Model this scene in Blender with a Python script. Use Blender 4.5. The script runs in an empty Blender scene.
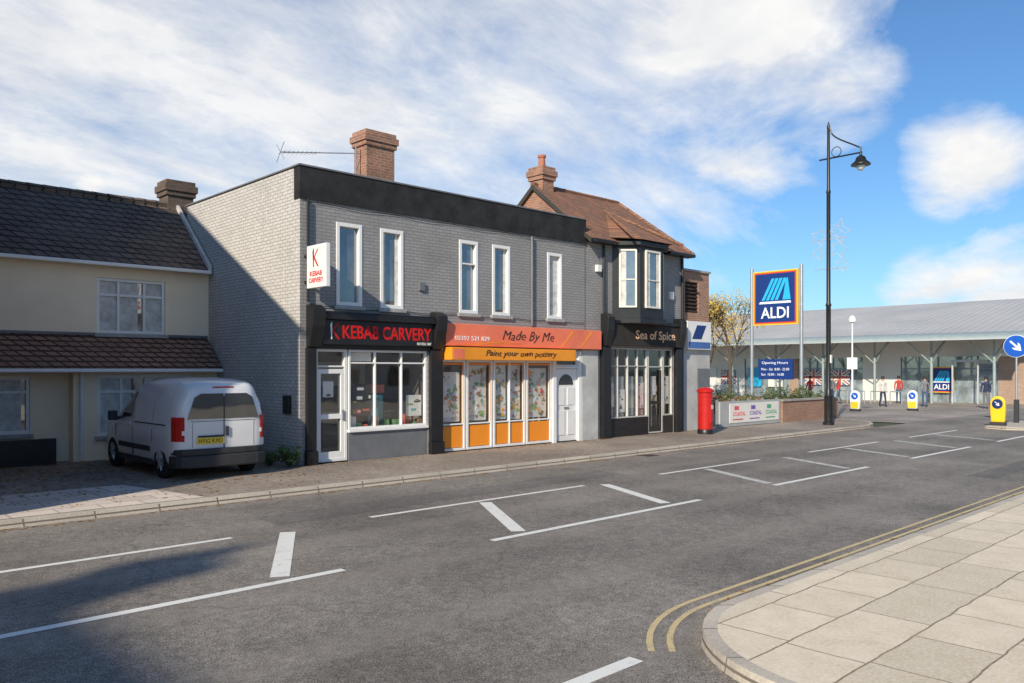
import bpy, math, random, bmesh
from mathutils import Vector, Matrix
random.seed(3)
sc=bpy.context.scene
col=sc.collection
sc.view_settings.view_transform='Standard'; sc.view_settings.look='None'; sc.view_settings.exposure=0
TR=Matrix.Translation
# ------------------------------------------------------------ nodes / materials
def nt_new(name):
    m=bpy.data.materials.new(name); m.use_nodes=True; t=m.node_tree
    for n in list(t.nodes): t.nodes.remove(n)
    o=t.nodes.new('ShaderNodeOutputMaterial'); b=t.nodes.new('ShaderNodeBsdfPrincipled')
    t.links.new(b.outputs[0],o.inputs[0]); return m,t,b,o
def ramp(t,fac,stops):
    r=t.nodes.new('ShaderNodeValToRGB'); t.links.new(fac,r.inputs[0])
    el=r.color_ramp.elements
    while len(el)<len(stops): el.new(.5)
    for e,(p,c) in zip(el,stops):
        e.position=p; e.color=(c,c,c,1) if isinstance(c,(int,float)) else (*c,1)
    return r.outputs[0]
def mixc(t,fac,a,b,mode='MIX'):
    m=t.nodes.new('ShaderNodeMix'); m.data_type='RGBA'; m.blend_type=mode
    if isinstance(fac,(int,float)): m.inputs[0].default_value=fac
    else: t.links.new(fac,m.inputs[0])
    for i,v in ((6,a),(7,b)):
        if isinstance(v,tuple): m.inputs[i].default_value=(*v,1)
        else: t.links.new(v,m.inputs[i])
    return m.outputs[2]
def math_(t,op,a,b=None,clamp=False):
    n=t.nodes.new('ShaderNodeMath'); n.operation=op; n.use_clamp=clamp
    for i,v in ((0,a),(1,b)):
        if v is None: continue
        if isinstance(v,(int,float)): n.inputs[i].default_value=v
        else: t.links.new(v,n.inputs[i])
    return n.outputs[0]
def noise(t,vec,scale,detail=4,rough=.55,dist=0):
    n=t.nodes.new('ShaderNodeTexNoise'); n.inputs['Scale'].default_value=scale
    n.inputs['Detail'].default_value=detail; n.inputs['Roughness'].default_value=rough
    n.inputs['Distortion'].default_value=dist
    if vec is not None: t.links.new(vec,n.inputs['Vector'])
    return n.outputs[0]
def ocoord(t):
    return t.nodes.new('ShaderNodeTexCoord').outputs['Object']
def bumpn(t,b,h,strength,dist=.01):
    n=t.nodes.new('ShaderNodeBump'); n.inputs['Strength'].default_value=strength; n.inputs['Distance'].default_value=dist
    t.links.new(h,n.inputs['Height']); t.links.new(n.outputs[0],b.inputs['Normal'])
def M(name,c,rough=.6,var=.18,scale=2.5,bump=.0,bscale=60,metal=0,coat=0,spec=.5):
    m,t,b,o=nt_new(name); v=ocoord(t)
    n1=noise(t,v,scale,4,.6)
    d=tuple(x*(1-var) for x in c); l=tuple(min(1,x*(1+var*.7)) for x in c)
    cc=mixc(t,ramp(t,n1,[(.3,0.),(.7,1.)]),d,l)
    t.links.new(cc,b.inputs['Base Color'])
    b.inputs['Roughness'].default_value=rough; b.inputs['Metallic'].default_value=metal
    b.inputs['Specular IOR Level'].default_value=spec
    if coat: b.inputs['Coat Weight'].default_value=coat; b.inputs['Coat Roughness'].default_value=.08
    if bump: bumpn(t,b,noise(t,v,bscale,2),bump)
    return m
def brickM(name,c1,c2,mort,bw=.225,bh=.075,ms=.011,mode='wall',bump=.5,stain=.35,stainc=None,rough=.85,offset=.5,zs=1.,sscale=.9,white=None,bias=0,ov=.35,wob=0,squash=1.):
    m,t,b,o=nt_new(name); v=ocoord(t)
    s=t.nodes.new('ShaderNodeSeparateXYZ'); t.links.new(v,s.inputs[0])
    cb=t.nodes.new('ShaderNodeCombineXYZ')
    if mode=='wall':
        t.links.new(math_(t,'ADD',s.outputs[0],s.outputs[1]),cb.inputs[0]); t.links.new(math_(t,'MULTIPLY',s.outputs[2],zs),cb.inputs[1])
    else:
        t.links.new(s.outputs[0],cb.inputs[0]); t.links.new(s.outputs[1],cb.inputs[1])
    vec=cb.outputs[0]
    if wob:
        nn=t.nodes.new('ShaderNodeTexNoise'); nn.inputs['Scale'].default_value=3.; nn.inputs['Detail'].default_value=3; t.links.new(v,nn.inputs['Vector'])
        sc_=t.nodes.new('ShaderNodeVectorMath'); sc_.operation='SCALE'; t.links.new(nn.outputs[1],sc_.inputs[0]); sc_.inputs['Scale'].default_value=wob
        ad=t.nodes.new('ShaderNodeVectorMath'); ad.operation='ADD'; t.links.new(vec,ad.inputs[0]); t.links.new(sc_.outputs[0],ad.inputs[1]); vec=ad.outputs[0]
    br=t.nodes.new('ShaderNodeTexBrick'); t.links.new(vec,br.inputs['Vector'])
    br.inputs['Scale'].default_value=1; br.inputs['Brick Width'].default_value=bw; br.inputs['Row Height'].default_value=bh
    br.inputs['Mortar Size'].default_value=ms; br.inputs['Mortar Smooth'].default_value=.15; br.offset=offset
    br.squash=squash; br.squash_frequency=2
    br.inputs['Color1'].default_value=(*c1,1); br.inputs['Color2'].default_value=(*c2,1); br.inputs['Mortar'].default_value=(*mort,1)
    br.inputs['Bias'].default_value=bias
    st=stainc or tuple(x*.45 for x in c1)
    n1=noise(t,v,sscale,6,.68)
    cc=mixc(t,math_(t,'MULTIPLY',ramp(t,n1,[(.42,0.),(.72,1.)]),stain),br.outputs[0],st)
    if white:
        n2=noise(t,v,7,6,.8)
        cc=mixc(t,ramp(t,n2,[(.56,0.),(.62,.6)]),cc,white)
    n3=noise(t,v,35,2,.6)
    cc=mixc(t,ov,cc,ramp(t,n3,[(.2,.25),(.8,.85)]),'OVERLAY')
    t.links.new(cc,b.inputs['Base Color']); b.inputs['Roughness'].default_value=rough
    h=math_(t,'ADD',math_(t,'MULTIPLY',math_(t,'SUBTRACT',1.,br.outputs[1]),1.),math_(t,'MULTIPLY',n3,.35))
    bumpn(t,b,h,bump,.012)
    return m
def glassM(name,tint=(.02,.025,.03),trans=.0,rough=.03,base=.06):
    m,t,b,o=nt_new(name)
    v=ocoord(t)
    t.nodes.remove(b)
    gl=t.nodes.new('ShaderNodeBsdfGlossy'); gl.inputs['Roughness'].default_value=rough; gl.inputs['Color'].default_value=(.95,.97,1,1)
    bn=t.nodes.new('ShaderNodeBump'); bn.inputs['Strength'].default_value=.12; bn.inputs['Distance'].default_value=.03
    t.links.new(noise(t,v,1.3,1),bn.inputs['Height']); t.links.new(bn.outputs[0],gl.inputs['Normal'])
    lw=t.nodes.new('ShaderNodeLayerWeight'); lw.inputs[0].default_value=.5
    f=math_(t,'ADD',math_(t,'MULTIPLY',math_(t,'POWER',lw.outputs['Facing'],3.),.8),base,True)
    if trans>0:
        a=t.nodes.new('ShaderNodeBsdfTransparent'); a.inputs[0].default_value=(trans,trans,trans,1)
    else:
        a=t.nodes.new('ShaderNodeBsdfDiffuse')
        n=noise(t,v,1.7,3)
        t.links.new(mixc(t,ramp(t,n,[(.35,0.),(.65,1.)]),tint,tuple(x*2.2+.01 for x in tint)),a.inputs[0])
    mx=t.nodes.new('ShaderNodeMixShader'); t.links.new(f,mx.inputs[0]); t.links.new(a.outputs[0],mx.inputs[1]); t.links.new(gl.outputs[0],mx.inputs[2])
    t.links.new(mx.outputs[0],o.inputs[0]); return m

greybrick=brickM('grey painted brick',(.30,.29,.285),(.335,.325,.32),(.225,.22,.217),stain=.5,stainc=(.18,.172,.165),bump=.65,ov=.35)
sidebrick=brickM('weathered painted brick',(.54,.51,.475),(.60,.57,.53),(.35,.335,.31),stain=.45,stainc=(.36,.34,.315),bump=.75,white=(.72,.69,.63),ov=.35)
redbrick=brickM('red brick',(.42,.165,.09),(.27,.115,.07),(.34,.28,.22),stain=.6,stainc=(.14,.085,.06),sscale=2.2,ov=.5)
darkbrick=brickM('sooty brick',(.16,.10,.07),(.10,.07,.055),(.13,.11,.09),stain=.6,sscale=3,ov=.5)
oldbrick=brickM('brown red brick',(.42,.20,.12),(.30,.14,.09),(.34,.28,.22),stain=.35)
tile=brickM('dark brown concrete tiles',(.13,.092,.07),(.18,.13,.10),(.018,.013,.011),bw=.30,bh=.20,ms=.026,bump=1.,stain=.45,stainc=(.18,.155,.11),zs=1.35,offset=.0,ov=.5)
browntile=brickM('brown lean-to tiles',(.27,.145,.10),(.35,.19,.13),(.04,.022,.016),bw=.26,bh=.16,ms=.026,bump=1.,stain=.4,stainc=(.18,.11,.08),zs=1.4,offset=0.)
claytile=brickM('clay plain tiles',(.36,.165,.09),(.23,.11,.07),(.07,.04,.03),bw=.17,bh=.11,ms=.008,bump=.8,stain=.65,stainc=(.14,.10,.07),zs=1.4,bias=-.1,ov=.4,sscale=1.6)
render_=M('cream render',(.98,.80,.58),.9,.07,1.2,.25,120)
bandm=M('black flaking band',(.022,.021,.020),.75,.6,3,.3,30)
black=M('black gloss paint',(.016,.016,.017),.4,.3,4)
white=M('white upvc',(.84,.83,.80),.35,.06,3)
cream=M('cream painted timber',(.78,.74,.64),.5,.12,5)
offw=M('off white timber',(.55,.54,.51),.5,.12,5)
stone=M('painted sill',(.38,.37,.36),.8,.25,5,.2)
gpanel=M('grey panel',(.17,.175,.185),.5,.15,3)
orange=M('orange vinyl',(.92,.30,.02),.45,.05,2)
orange2=M('coral orange sign',(.92,.215,.11),.45,.16,1.2)
amber=M('amber sign',(.94,.33,.02),.45,.12,1.2)
redp=M('red lettering',(.70,.018,.018),.6,.05,spec=.2)
whitel=M('white lettering',(.85,.85,.83),.5,.03)
gold=M('pale copper lettering',(.95,.60,.36),.8,.05,spec=.05)
darkl=M('dark lettering',(.04,.02,.02),.6,.1)
glass_up=glassM('upper window glass',(.06,.065,.07),base=.22)
glass_sh=glassM('shop glass',trans=.96,base=.11)
glass_dk=glassM('dark glass',(.014,.015,.016),base=.12)
net=M('net curtain',(.62,.61,.57),.9,.3,6)
intw=M('interior wall',(.66,.60,.50),.9,.2,1)
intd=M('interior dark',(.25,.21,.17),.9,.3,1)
lead=M('lead flashing',(.18,.182,.19),.6,.3,2)
steel=M('galvanised steel',(.45,.46,.47),.4,.12,3,metal=.6)
terr=M('terracotta',(.42,.16,.09),.8,.2,6)
rubber=M('tyre rubber',(.02,.02,.02),.8,.2)
plast=M('dark grey plastic',(.035,.036,.038),.65,.15,9)

# ------------------------------------------------------------ mesh builder
WORLDMODE=set()
def attach(o,parent):
    if parent is None: return
    o.parent=parent
    if parent.name in WORLDMODE: o.matrix_parent_inverse=TR(-parent.location)
def root(name,loc,label,cat,world=True,rz=0,group=None):
    e=bpy.data.objects.new(name,None); col.objects.link(e); e.location=loc; e.empty_display_size=.3
    e.rotation_euler=(0,0,rz); e['label']=label; e['category']=cat
    if group: e['group']=group
    if world: WORLDMODE.add(e.name)
    return e
class MB:
    def __init__(s): s.v=[];s.f=[];s.m=[]
    def add(s,vs,fs,mi=0):
        b=len(s.v); s.v+=[tuple(p) for p in vs]
        for f in fs: s.f.append([b+i for i in f]); s.m.append(mi)
        return s
    def box(s,x0,x1,y0,y1,z0,z1,mi=0):
        return s.add([(x0,y0,z0),(x1,y0,z0),(x1,y1,z0),(x0,y1,z0),(x0,y0,z1),(x1,y0,z1),(x1,y1,z1),(x0,y1,z1)],
            [(0,3,2,1),(4,5,6,7),(0,1,5,4),(1,2,6,5),(2,3,7,6),(3,0,4,7)],mi)
    def cyl(s,p0,p1,r0,r1=None,n=12,mi=0,caps=True):
        r1=r0 if r1 is None else r1
        p0=Vector(p0);p1=Vector(p1);d=(p1-p0).normalized()
        a=d.orthogonal().normalized(); c=d.cross(a)
        vs=[]
        for p,r in((p0,r0),(p1,r1)):
            for i in range(n):
                t=2*math.pi*i/n; vs.append(p+a*(r*math.cos(t))+c*(r*math.sin(t)))
        fs=[(i,(i+1)%n,n+(i+1)%n,n+i) for i in range(n)]
        if caps: fs+=[tuple(range(n))[::-1],tuple(range(n,2*n))]
        return s.add(vs,fs,mi)
    def lathe(s,prof,c=(0,0),n=20,mi=0):
        vs=[];
        for r,z in prof:
            for i in range(n):
                t=2*math.pi*i/n; vs.append((c[0]+r*math.cos(t),c[1]+r*math.sin(t),z))
        fs=[]
        for k in range(len(prof)-1):
            for i in range(n): fs.append((k*n+i,k*n+(i+1)%n,(k+1)*n+(i+1)%n,(k+1)*n+i))
        fs.append(tuple(range(n))[::-1]); fs.append(tuple(range((len(prof)-1)*n,len(prof)*n)))
        return s.add(vs,fs,mi)
    def prism(s,poly,a,b,axis='y',mi=0):
        n=len(poly)
        if axis=='y': P=lambda p,t:(p[0],t,p[1])
        elif axis=='x': P=lambda p,t:(t,p[0],p[1])
        else: P=lambda p,t:(p[0],p[1],t)
        vs=[P(p,a) for p in poly]+[P(p,b) for p in poly]
        fs=[tuple(range(n)),tuple(range(n,2*n))[::-1]]+[(i,n+i,n+(i+1)%n,(i+1)%n) for i in range(n)]
        return s.add(vs,fs,mi)
    def make(s,name,mats,parent=None,label=None,cat=None,T=None,smooth=False,bevel=0,kind=None,group=None,fix=True,auto=None):
        me=bpy.data.meshes.new(name)
        vs=s.v if T is None else [tuple(T@Vector(p)) for p in s.v]
        me.from_pydata(vs,[],s.f)
        if not isinstance(mats,(list,tuple)): mats=[mats]
        for m in mats: me.materials.append(m)
        me.polygons.foreach_set('material_index',s.m)
        if fix:
            bm=bmesh.new(); bm.from_mesh(me); bmesh.ops.recalc_face_normals(bm,faces=bm.faces); bm.to_mesh(me); bm.free()
        if smooth or auto:
            me.polygons.foreach_set('use_smooth',[True]*len(me.polygons))
            me.set_sharp_from_angle(angle=math.radians(auto or 40))
        me.update()
        o=bpy.data.objects.new(name,me); col.objects.link(o)
        if bevel:
            b=o.modifiers.new('b','BEVEL'); b.width=bevel; b.segments=2; b.limit_method='ANGLE'; b.angle_limit=math.radians(40)
        if label:o['label']=label
        if cat:o['category']=cat
        if kind:o['kind']=kind
        if group:o['group']=group
        attach(o,parent); return o
def wallx(mb,y,x0,x1,z0,z1,ops,depth=.14,mi=0):
    xs=sorted({x0,x1,*[o[0] for o in ops],*[o[1] for o in ops]}); zs=sorted({z0,z1,*[o[2] for o in ops],*[o[3] for o in ops]})
    for i in range(len(xs)-1):
        for j in range(len(zs)-1):
            cx=(xs[i]+xs[i+1])/2; cz=(zs[j]+zs[j+1])/2
            if any(o[0]<cx<o[1] and o[2]<cz<o[3] for o in ops): continue
            mb.add([(xs[i],y,zs[j]),(xs[i+1],y,zs[j]),(xs[i+1],y,zs[j+1]),(xs[i],y,zs[j+1])],[(0,1,2,3)],mi)
    for a,b,c,d in ops:
        mb.add([(a,y,c),(b,y,c),(b,y,d),(a,y,d),(a,y+depth,c),(b,y+depth,c),(b,y+depth,d),(a,y+depth,d)],
               [(0,1,5,4),(1,2,6,5),(2,3,7,6),(3,0,4,7)],mi)
def window(parent,T,w,h,vb=(),hb=(),fm=None,gm=None,sill=None,ft=.055,fd=.06,set_=.07,curtain=None,name='window',label=None,bw=.018):
    """local: x right, z up, -y outward; origin lower-left on wall face"""
    fm=fm or white; gm=gm or glass_up
    yg=set_+.025; a_=ft*.5
    g=MB().add([(a_,yg,a_),(w-a_,yg,a_),(w-a_,yg,h-a_),(a_,yg,h-a_)],[(0,1,2,3)]).make(name,gm,parent,label,T=T,fix=False)
    f=MB(); y0=set_-fd+.02; y1=set_+.045
    f.box(0.002,ft,y0,y1,.002,h-.002); f.box(w-ft,w-.002,y0,y1,.002,h-.002)
    f.box(ft,w-ft,y0,y1,.002,ft); f.box(ft,w-ft,y0,y1,h-ft,h-.002)
    for b in vb: f.box(b-bw,b+bw,y0+.004,y1-.003,ft,h-ft)
    for b in hb: f.box(ft,w-ft,y0+.009,y1-.006,b-bw,b+bw)
    f.make('frame',fm,g,T=T,bevel=.006)
    if sill: MB().box(-.06,w+.06,-.07,.05,-.09,-.004).make('sill',sill,g,T=T,bevel=.01)
    if curtain:
        n=14
        for k0,k1 in curtain:
            c=MB()
            vs=[];xs=[w*(k0+(k1-k0)*i/n) for i in range(n+1)]
            for i,x in enumerate(xs):
                vs+= [(x,set_+.014+.003*math.sin(i*2.2),ft),(x,set_+.014+.003*math.sin(i*2.2),h-ft)]
            c.add(vs,[(2*i,2*i+2,2*i+3,2*i+1) for i in range(n)])
            c.make('curtain',net,g,T=T,smooth=True)
    return g
def text(parent,s,w,h,T,mat,name='lettering',ext=.004,shear=0,off=.008,wave=0):
    cu=bpy.data.curves.new('t','FONT'); cu.body=s; cu.extrude=.01; cu.shear=shear; cu.resolution_u=3; cu.offset=off
    o=bpy.data.objects.new('t',cu); col.objects.link(o)
    dg=bpy.context.evaluated_depsgraph_get(); me=bpy.data.meshes.new_from_object(o.evaluated_get(dg))
    bpy.data.objects.remove(o)
    xs=[v.co.x for v in me.vertices]; ys=[v.co.y for v in me.vertices]
    x0,x1,y0,y1=min(xs),max(xs),min(ys),max(ys)
    for v in me.vertices:
        xx=(v.co.x-x0)/(x1-x0); yy=(v.co.y-y0)/(y1-y0)
        yy+=wave*math.sin(xx*23); xx+=wave*.06*math.sin(yy*5+xx*40)
        p=Vector((xx*w,-v.co.z/.01*ext,yy*h)); v.co=T@p
    me.materials.clear(); me.materials.append(mat); me.name=name
    n=bpy.data.objects.new(name,me); col.objects.link(n); attach(n,parent); return n
RX=Matrix.Rotation(math.radians(-90),4,'Z')

# ------------------------------------------------------------ SETTING
RZ=-.05; PZ=.06; FK=12.65
def asphalt(name,base,tracks=True,warm=(1,1,1)):
    m,t,b,o=nt_new(name); v=ocoord(t)
    n1=noise(t,v,.35,5,.6); n2=noise(t,v,85,3,.75); n3=noise(t,v,11,4,.65)
    a=tuple(base*.76*w for w in warm); c=tuple(base*1.24*w for w in warm)
    cc=mixc(t,ramp(t,n1,[(.35,0.),(.65,1.)]),a,c)
    cc=mixc(t,1.,cc,ramp(t,n2,[(.32,.05),(.5,.52),(.66,1.)]),'OVERLAY')
    cc=mixc(t,.5,cc,ramp(t,n3,[(.3,.25),(.7,.75)]),'OVERLAY')
    if tracks:
        s=t.nodes.new('ShaderNodeSeparateXYZ'); t.links.new(v,s.inputs[0])
        w=math_(t,'SINE',math_(t,'MULTIPLY',math_(t,'ADD',s.outputs[1],math_(t,'MULTIPLY',n1,.4)),3.6))
        cc=mixc(t,math_(t,'MULTIPLY',ramp(t,w,[(.3,0.),(.9,1.)]),.22),cc,tuple(base*1.6*x for x in warm))
        n5=t.nodes.new('ShaderNodeTexVoronoi'); n5.feature='DISTANCE_TO_EDGE'; n5.inputs['Scale'].default_value=.22
        vm=t.nodes.new('ShaderNodeVectorMath'); vm.operation='ADD'; nn=t.nodes.new('ShaderNodeTexNoise'); nn.inputs['Scale'].default_value=1.5; nn.inputs['Detail'].default_value=5
        t.links.new(v,nn.inputs['Vector']); t.links.new(v,vm.inputs[0]); t.links.new(nn.outputs[1],vm.inputs[1]); t.links.new(vm.outputs[0],n5.inputs['Vector'])
        cc=mixc(t,math_(t,'MULTIPLY',ramp(t,n5.outputs[0],[(.0,1.),(.006,0.)]),.45),cc,tuple(base*.45*x for x in warm))
        n6=noise(t,v,5,2,.5)
        cc=mixc(t,math_(t,'MULTIPLY',ramp(t,n6,[(.68,0.),(.74,1.)]),.35),cc,tuple(base*.5*x for x in warm))
    t.links.new(cc,b.inputs['Base Color']); b.inputs['Roughness'].default_value=.88; b.inputs['Specular IOR Level'].default_value=.3
    bumpn(t,b,n2,.6,.01); return m
road_m=asphalt('asphalt',.205,True,(1.13,1,.85))
patch_m=asphalt('newer asphalt',.17,False,(1.10,1,.88))
pave_m=asphalt('footway tarmac',.26,False,(1.18,.98,.79))
park_m=asphalt('car park tarmac',.30,False,(1.12,.97,.82))
slab=brickM('paving slabs',(.90,.76,.55),(.68,.575,.42),(.26,.20,.13),bw=.82,bh=.60,ms=.008,mode='floor',bump=.6,stain=.45,stainc=(.52,.43,.29),sscale=3.2,ov=.5,wob=.05,squash=1.5,offset=.38)
kerbm=brickM('kerb stone',(.60,.53,.43),(.51,.45,.37),(.16,.13,.1),bw=.91,bh=4,ms=.012,mode='wall',bump=.3,stain=.5,offset=0)
drivem=brickM('block paving',(.78,.66,.55),(.64,.53,.44),(.36,.29,.23),bw=.6,bh=.4,ms=.012,mode='floor',bump=.25,stain=.35,stainc=(.42,.35,.28))
grassm=M('verge ground',(.07,.08,.04),.95,.3,.5,.3)
def sheet(name,poly,z,mat,label):
    return MB().add([(x,y,z) for x,y in poly],[tuple(range(len(poly)))]).make(name,mat,None,label,'ground',kind='structure')
sheet('ground',[(-500,-500),(900,-500),(900,900),(-500,900)],-.075,grassm,'flat ground reaching the horizon')
sheet('road',[(-60,-60),(200,-60),(200,FK+.02),(-60,FK+.02)],RZ,road_m,'grey asphalt main road with side road mouth')
sheet('road_patch',[(5.4,10.35),(13.2,10.5),(13.2,11.25),(5.4,11.15)],RZ+.002,patch_m,'darker rectangular asphalt repair in the road')
sheet('road_patch',[(18,5.0),(40,5.1),(40,5.7),(18,5.55)],RZ+.002,patch_m,'long darker trench repair in the road')
arc=[(30+4*math.sin(a),FK+4-4*math.cos(a)) for a in [math.pi/2*i/10 for i in range(11)]]
farp=[(-60,FK)]+arc+[(34,60)]
def offs(path,d):
    out=[]
    for i,p in enumerate(path):
        a=Vector(path[max(0,i-1)]); b=Vector(path[min(len(path)-1,i+1)]); t=(b-a).normalized(); n=Vector((-t.y,t.x)); q=Vector(p)+n*d; out.append((q.x,q.y))
    return out
def strip(mb,pa,pb,za,zb,mi=0):
    n=len(pa); vs=[(x,y,za) for x,y in pa]+[(x,y,zb) for x,y in pb]
    mb.add(vs,[(i,i+1,n+i+1,n+i) for i in range(n-1)],mi)
def dens(path,step):
    out=[]
    for a,b in zip(path[:-1],path[1:]):
        n=max(1,int((Vector(b)-Vector(a)).length/step))
        for i in range(n): out.append((a[0]+(b[0]-a[0])*i/n,a[1]+(b[1]-a[1])*i/n))
    out.append(path[-1]); return out
def kerb(name,path,side,label):
    mb=MB(); inn=offs(path,.13*side); bev=offs(path,.018*side)
    strip(mb,path,bev,RZ-.02,PZ-.002); strip(mb,bev,inn,PZ-.002,PZ)
    mb.make(name,kerbm,None,label,'kerb',kind='structure')
    return inn
inn=kerb('kerb',farp,1,'worn concrete kerb along the shops')
sheet('pavement',inn+[(-60,60)],PZ,pave_m,'brownish tarmac footway in front of the shops')
sheet('driveway_paving',[(-8,FK+.14),(5.4,FK+.14),(4.9,15.2),(-8,15.4)],PZ+.004,drivem,'pale block paved vehicle crossing')
sheet('car_park',[(34.02,FK+.03),(200,FK+.03),(200,300),(34.02,300)],RZ+.006,park_m,'tan tarmac car park entrance')
nearp=[(140,3.9)]+[(6.4+1.55*math.cos(a),2.35+1.55*math.sin(a)) for a in [math.pi/2+math.pi/2*i/14 for i in range(15)]]+[(4.85,-40)]
inn2=kerb('kerb',nearp,1,'pale granite kerb curving round the corner')
sheet('pavement',inn2+[(140,-40)],PZ,slab,'cream riven paving slabs on the corner footway')
def paintM(name,c,wear=.45):
    m,t,b,o=nt_new(name); v=ocoord(t)
    n1=noise(t,v,9,6,.75); n2=noise(t,v,90,2,.7)
    f=math_(t,'ADD',math_(t,'MULTIPLY',n1,.6),math_(t,'MULTIPLY',n2,.4))
    cc=mixc(t,ramp(t,f,[(wear-.06,1.),(wear+.05,0.)]),c,(.23,.205,.18))
    t.links.new(cc,b.inputs['Base Color']); b.inputs['Roughness'].default_value=.7; return m
wl=paintM('worn white road paint',(.84,.82,.75),.395); yl=paintM('worn yellow road paint',(.66,.52,.26),.425); wl2=paintM('faded white paint',(.62,.60,.55),.45)
mk=MB(); z=RZ+.004
def line(mb,x0,y0,x1,y1,w,mi=0):
    d=Vector((x1-x0,y1-y0)); n=Vector((-d.y,d.x)).normalized()*w/2
    mb.add([(x0-n.x,y0-n.y,z),(x1-n.x,y1-n.y,z),(x1+n.x,y1+n.y,z),(x0+n.x,y0+n.y,z)],[(0,1,2,3)],mi)
st=[(.1,4.7),(6.85,11.5),(13.95,18.1),(20.6,24.9),(27.3,31.6)]
for a,b in st: line(mk,a,7.56,b,7.56,.115)
for a,b in [(-.2,4.55),(6.65,11.35),(13.7,17.7),(20.2,24.6),(27,31.4)]: line(mk,a,9.98,b,9.98,.10)
for i,(bx,tx) in enumerate([(4.05,5.25),(7.5,8.75),(10.8,11.75),(14.1,15.2),(17.5,18.6),(20.9,22),(24.3,25.4),(27.7,28.8),(-.6,.5)]):
    line(mk,bx,7.75,tx,9.82,.20,0 if i<3 else 2)
for a in (4.1,2.6,1.1,-.4,-1.9): line(mk,a-.05,3.72,a+.72,3.72,.13)
yp=dens([(90,3.9)]+nearp[1:9],3)
for d in (-.24,-.40):
    a=offs(yp,d-.026); b=offs(yp,d+.026); strip(mk,a,b,z,z,1)
mk.make('road_markings',[wl,yl,wl2],None,'white hatched centre lines and double yellow lines','road marking',kind='structure')
dc=MB().box(16.3,16.75,12.2,12.62,RZ-.02,RZ+.006).make('drain_cover',M('cast iron',(.05,.045,.04),.6,.3,20,.4,90),None,'rusty iron gully grate by the kerb','drain cover')

# ------------------------------------------------------------ GREY SHOP BUILDING
D=15.6; X0=8.62; X1=17.78
B=root('shop_building',(X0,D,PZ),'two storey grey painted brick shop block with black parapet','building')
wins=[(9.50,10.17),(10.66,11.31),(13.02,13.65),(14.14,14.78),(16.20,16.80)]
ops=[(a,b,3.53,5.37) for a,b in wins]+[(8.98,12.05,PZ,2.62),(12.46,17.62,PZ,2.64)]
mb=MB(); wallx(mb,D,X0,X1,PZ,5.76,ops)
mb.make('wall',greybrick,B)
mb=MB(); mb.add([(X0,D,PZ),(X0,21.6,PZ),(X0,21.6,6.46),(X0,D,6.46)],[(0,1,2,3)])
mb.add([(X0,21.6,PZ),(X1,21.6,PZ),(X1,21.6,6.46),(X0,21.6,6.46)],[(0,1,2,3)])
mb.add([(X1,21.6,PZ),(X1,D,PZ),(X1,D,6.46),(X1,21.6,6.46)],[(0,1,2,3)])
mb.make('wall',sidebrick,B,'whitish flaking painted brick side wall',fix=False)
MB().box(X0-.02,X1+.02,D-.035,D+.22,5.76,6.455).make('parapet',bandm,B,'black painted parapet band')
MB().box(X0-.05,X1+.02,D-.06,D+.26,6.456,6.49).make('coping',lead,B)
MB().box(X0-.04,X0+.25,D+.265,21.65,6.462,6.49).make('coping',lead,B)
MB().box(X0+.25,X1-.01,D+.23,21.55,5.9,6.0).make('roof',lead,B)
for i,(a,b) in enumerate(wins):
    w=b-a; cur=[(.08,.3),(.7,.92)] if i in(1,3) else ([(.1,.9)] if i==4 else None)
    window(B,TR((a,D,3.53)),w,1.84,(),(1.25,) if i in(2,) else (),white,glass_up,stone,ft=.085,fd=.1,set_=.06,curtain=cur)
S=D+.02
for a,b in ((8.74,8.97),(12.07,12.44)):
    MB().box(a,b,D-.1,D-.002,.36,2.58).box(a-.02,b+.02,D-.14,D-.004,PZ,.36).make('pilaster',black,B,bevel=.01)
for xx in (8.76,12.10):
    q=MB().prism([(D-.005,2.58),(D-.14,2.6),(D-.30,3.05),(D-.33,3.32),(D-.33,3.40),(D-.15,3.5),(D-.005,3.5)],xx,xx+.3,'x')
    q.make('corbel',black,B,bevel=.012)
MB().box(9.07,12.09,D-.26,D-.003,3.20,3.33).box(9.07,12.09,D-.2,D-.003,3.33,3.38).make('cornice',black,B,bevel=.01)
MB().box(8.99,12.06,D-.03,D+.3,2.56,2.655).make('shopfront_head',black,B)
sg=MB().box(9.08,12.08,D-.16,D-.003,2.66,3.195).make('shop_sign',black,B,'black fascia board with red lettering',bevel=.008)
text(sg,'KEBAB CARVERY',2.45,.30,TR((9.57,D-.165,2.79)),redp,off=.014)
def kmark(par,T,s,n):
    g=MB(); P=lambda pts,mi:g.prism([(x*s,z_*s) for x,z_ in pts],-.006,0,'y',mi)
    P([(.16,0),(.23,0),(.23,1.08),(.10,.9),(.16,.25)],1); P([(.27,.48),(.72,1.0),(.62,1.0),(.27,.60)],0); P([(.27,.44),(.64,.0),(.76,.0),(.36,.53)],0)
    g.make('emblem',n,par,T=T)
kmark(sg,TR((9.22,D-.163,2.77)),.36,[redp,whitel])
text(sg,'023 9252 7887',.42,.06,TR((11.6,D-.165,2.69)),whitel,off=0)
window(B,TR((9.0,S,PZ+.02)),.82,2.5,(),(2.1,),white,glass_sh,None,ft=.075,set_=.08,name='door_glazing',fd=.07)
dr=MB().box(9.08,9.74,S+.04,S+.09,.13,.30).box(9.08,9.16,S+.04,S+.09,.30,2.12).box(9.66,9.74,S+.04,S+.09,.30,2.12).box(9.16,9.66,S+.04,S+.09,2.02,2.12).box(9.16,9.66,S+.04,S+.09,1.02,1.13).make('door',white,B,'white half glazed shop door',bevel=.006)
MB().box(9.675,9.70,S-.01,S+.038,1.0,1.22).make('handle',steel,dr)
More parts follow.
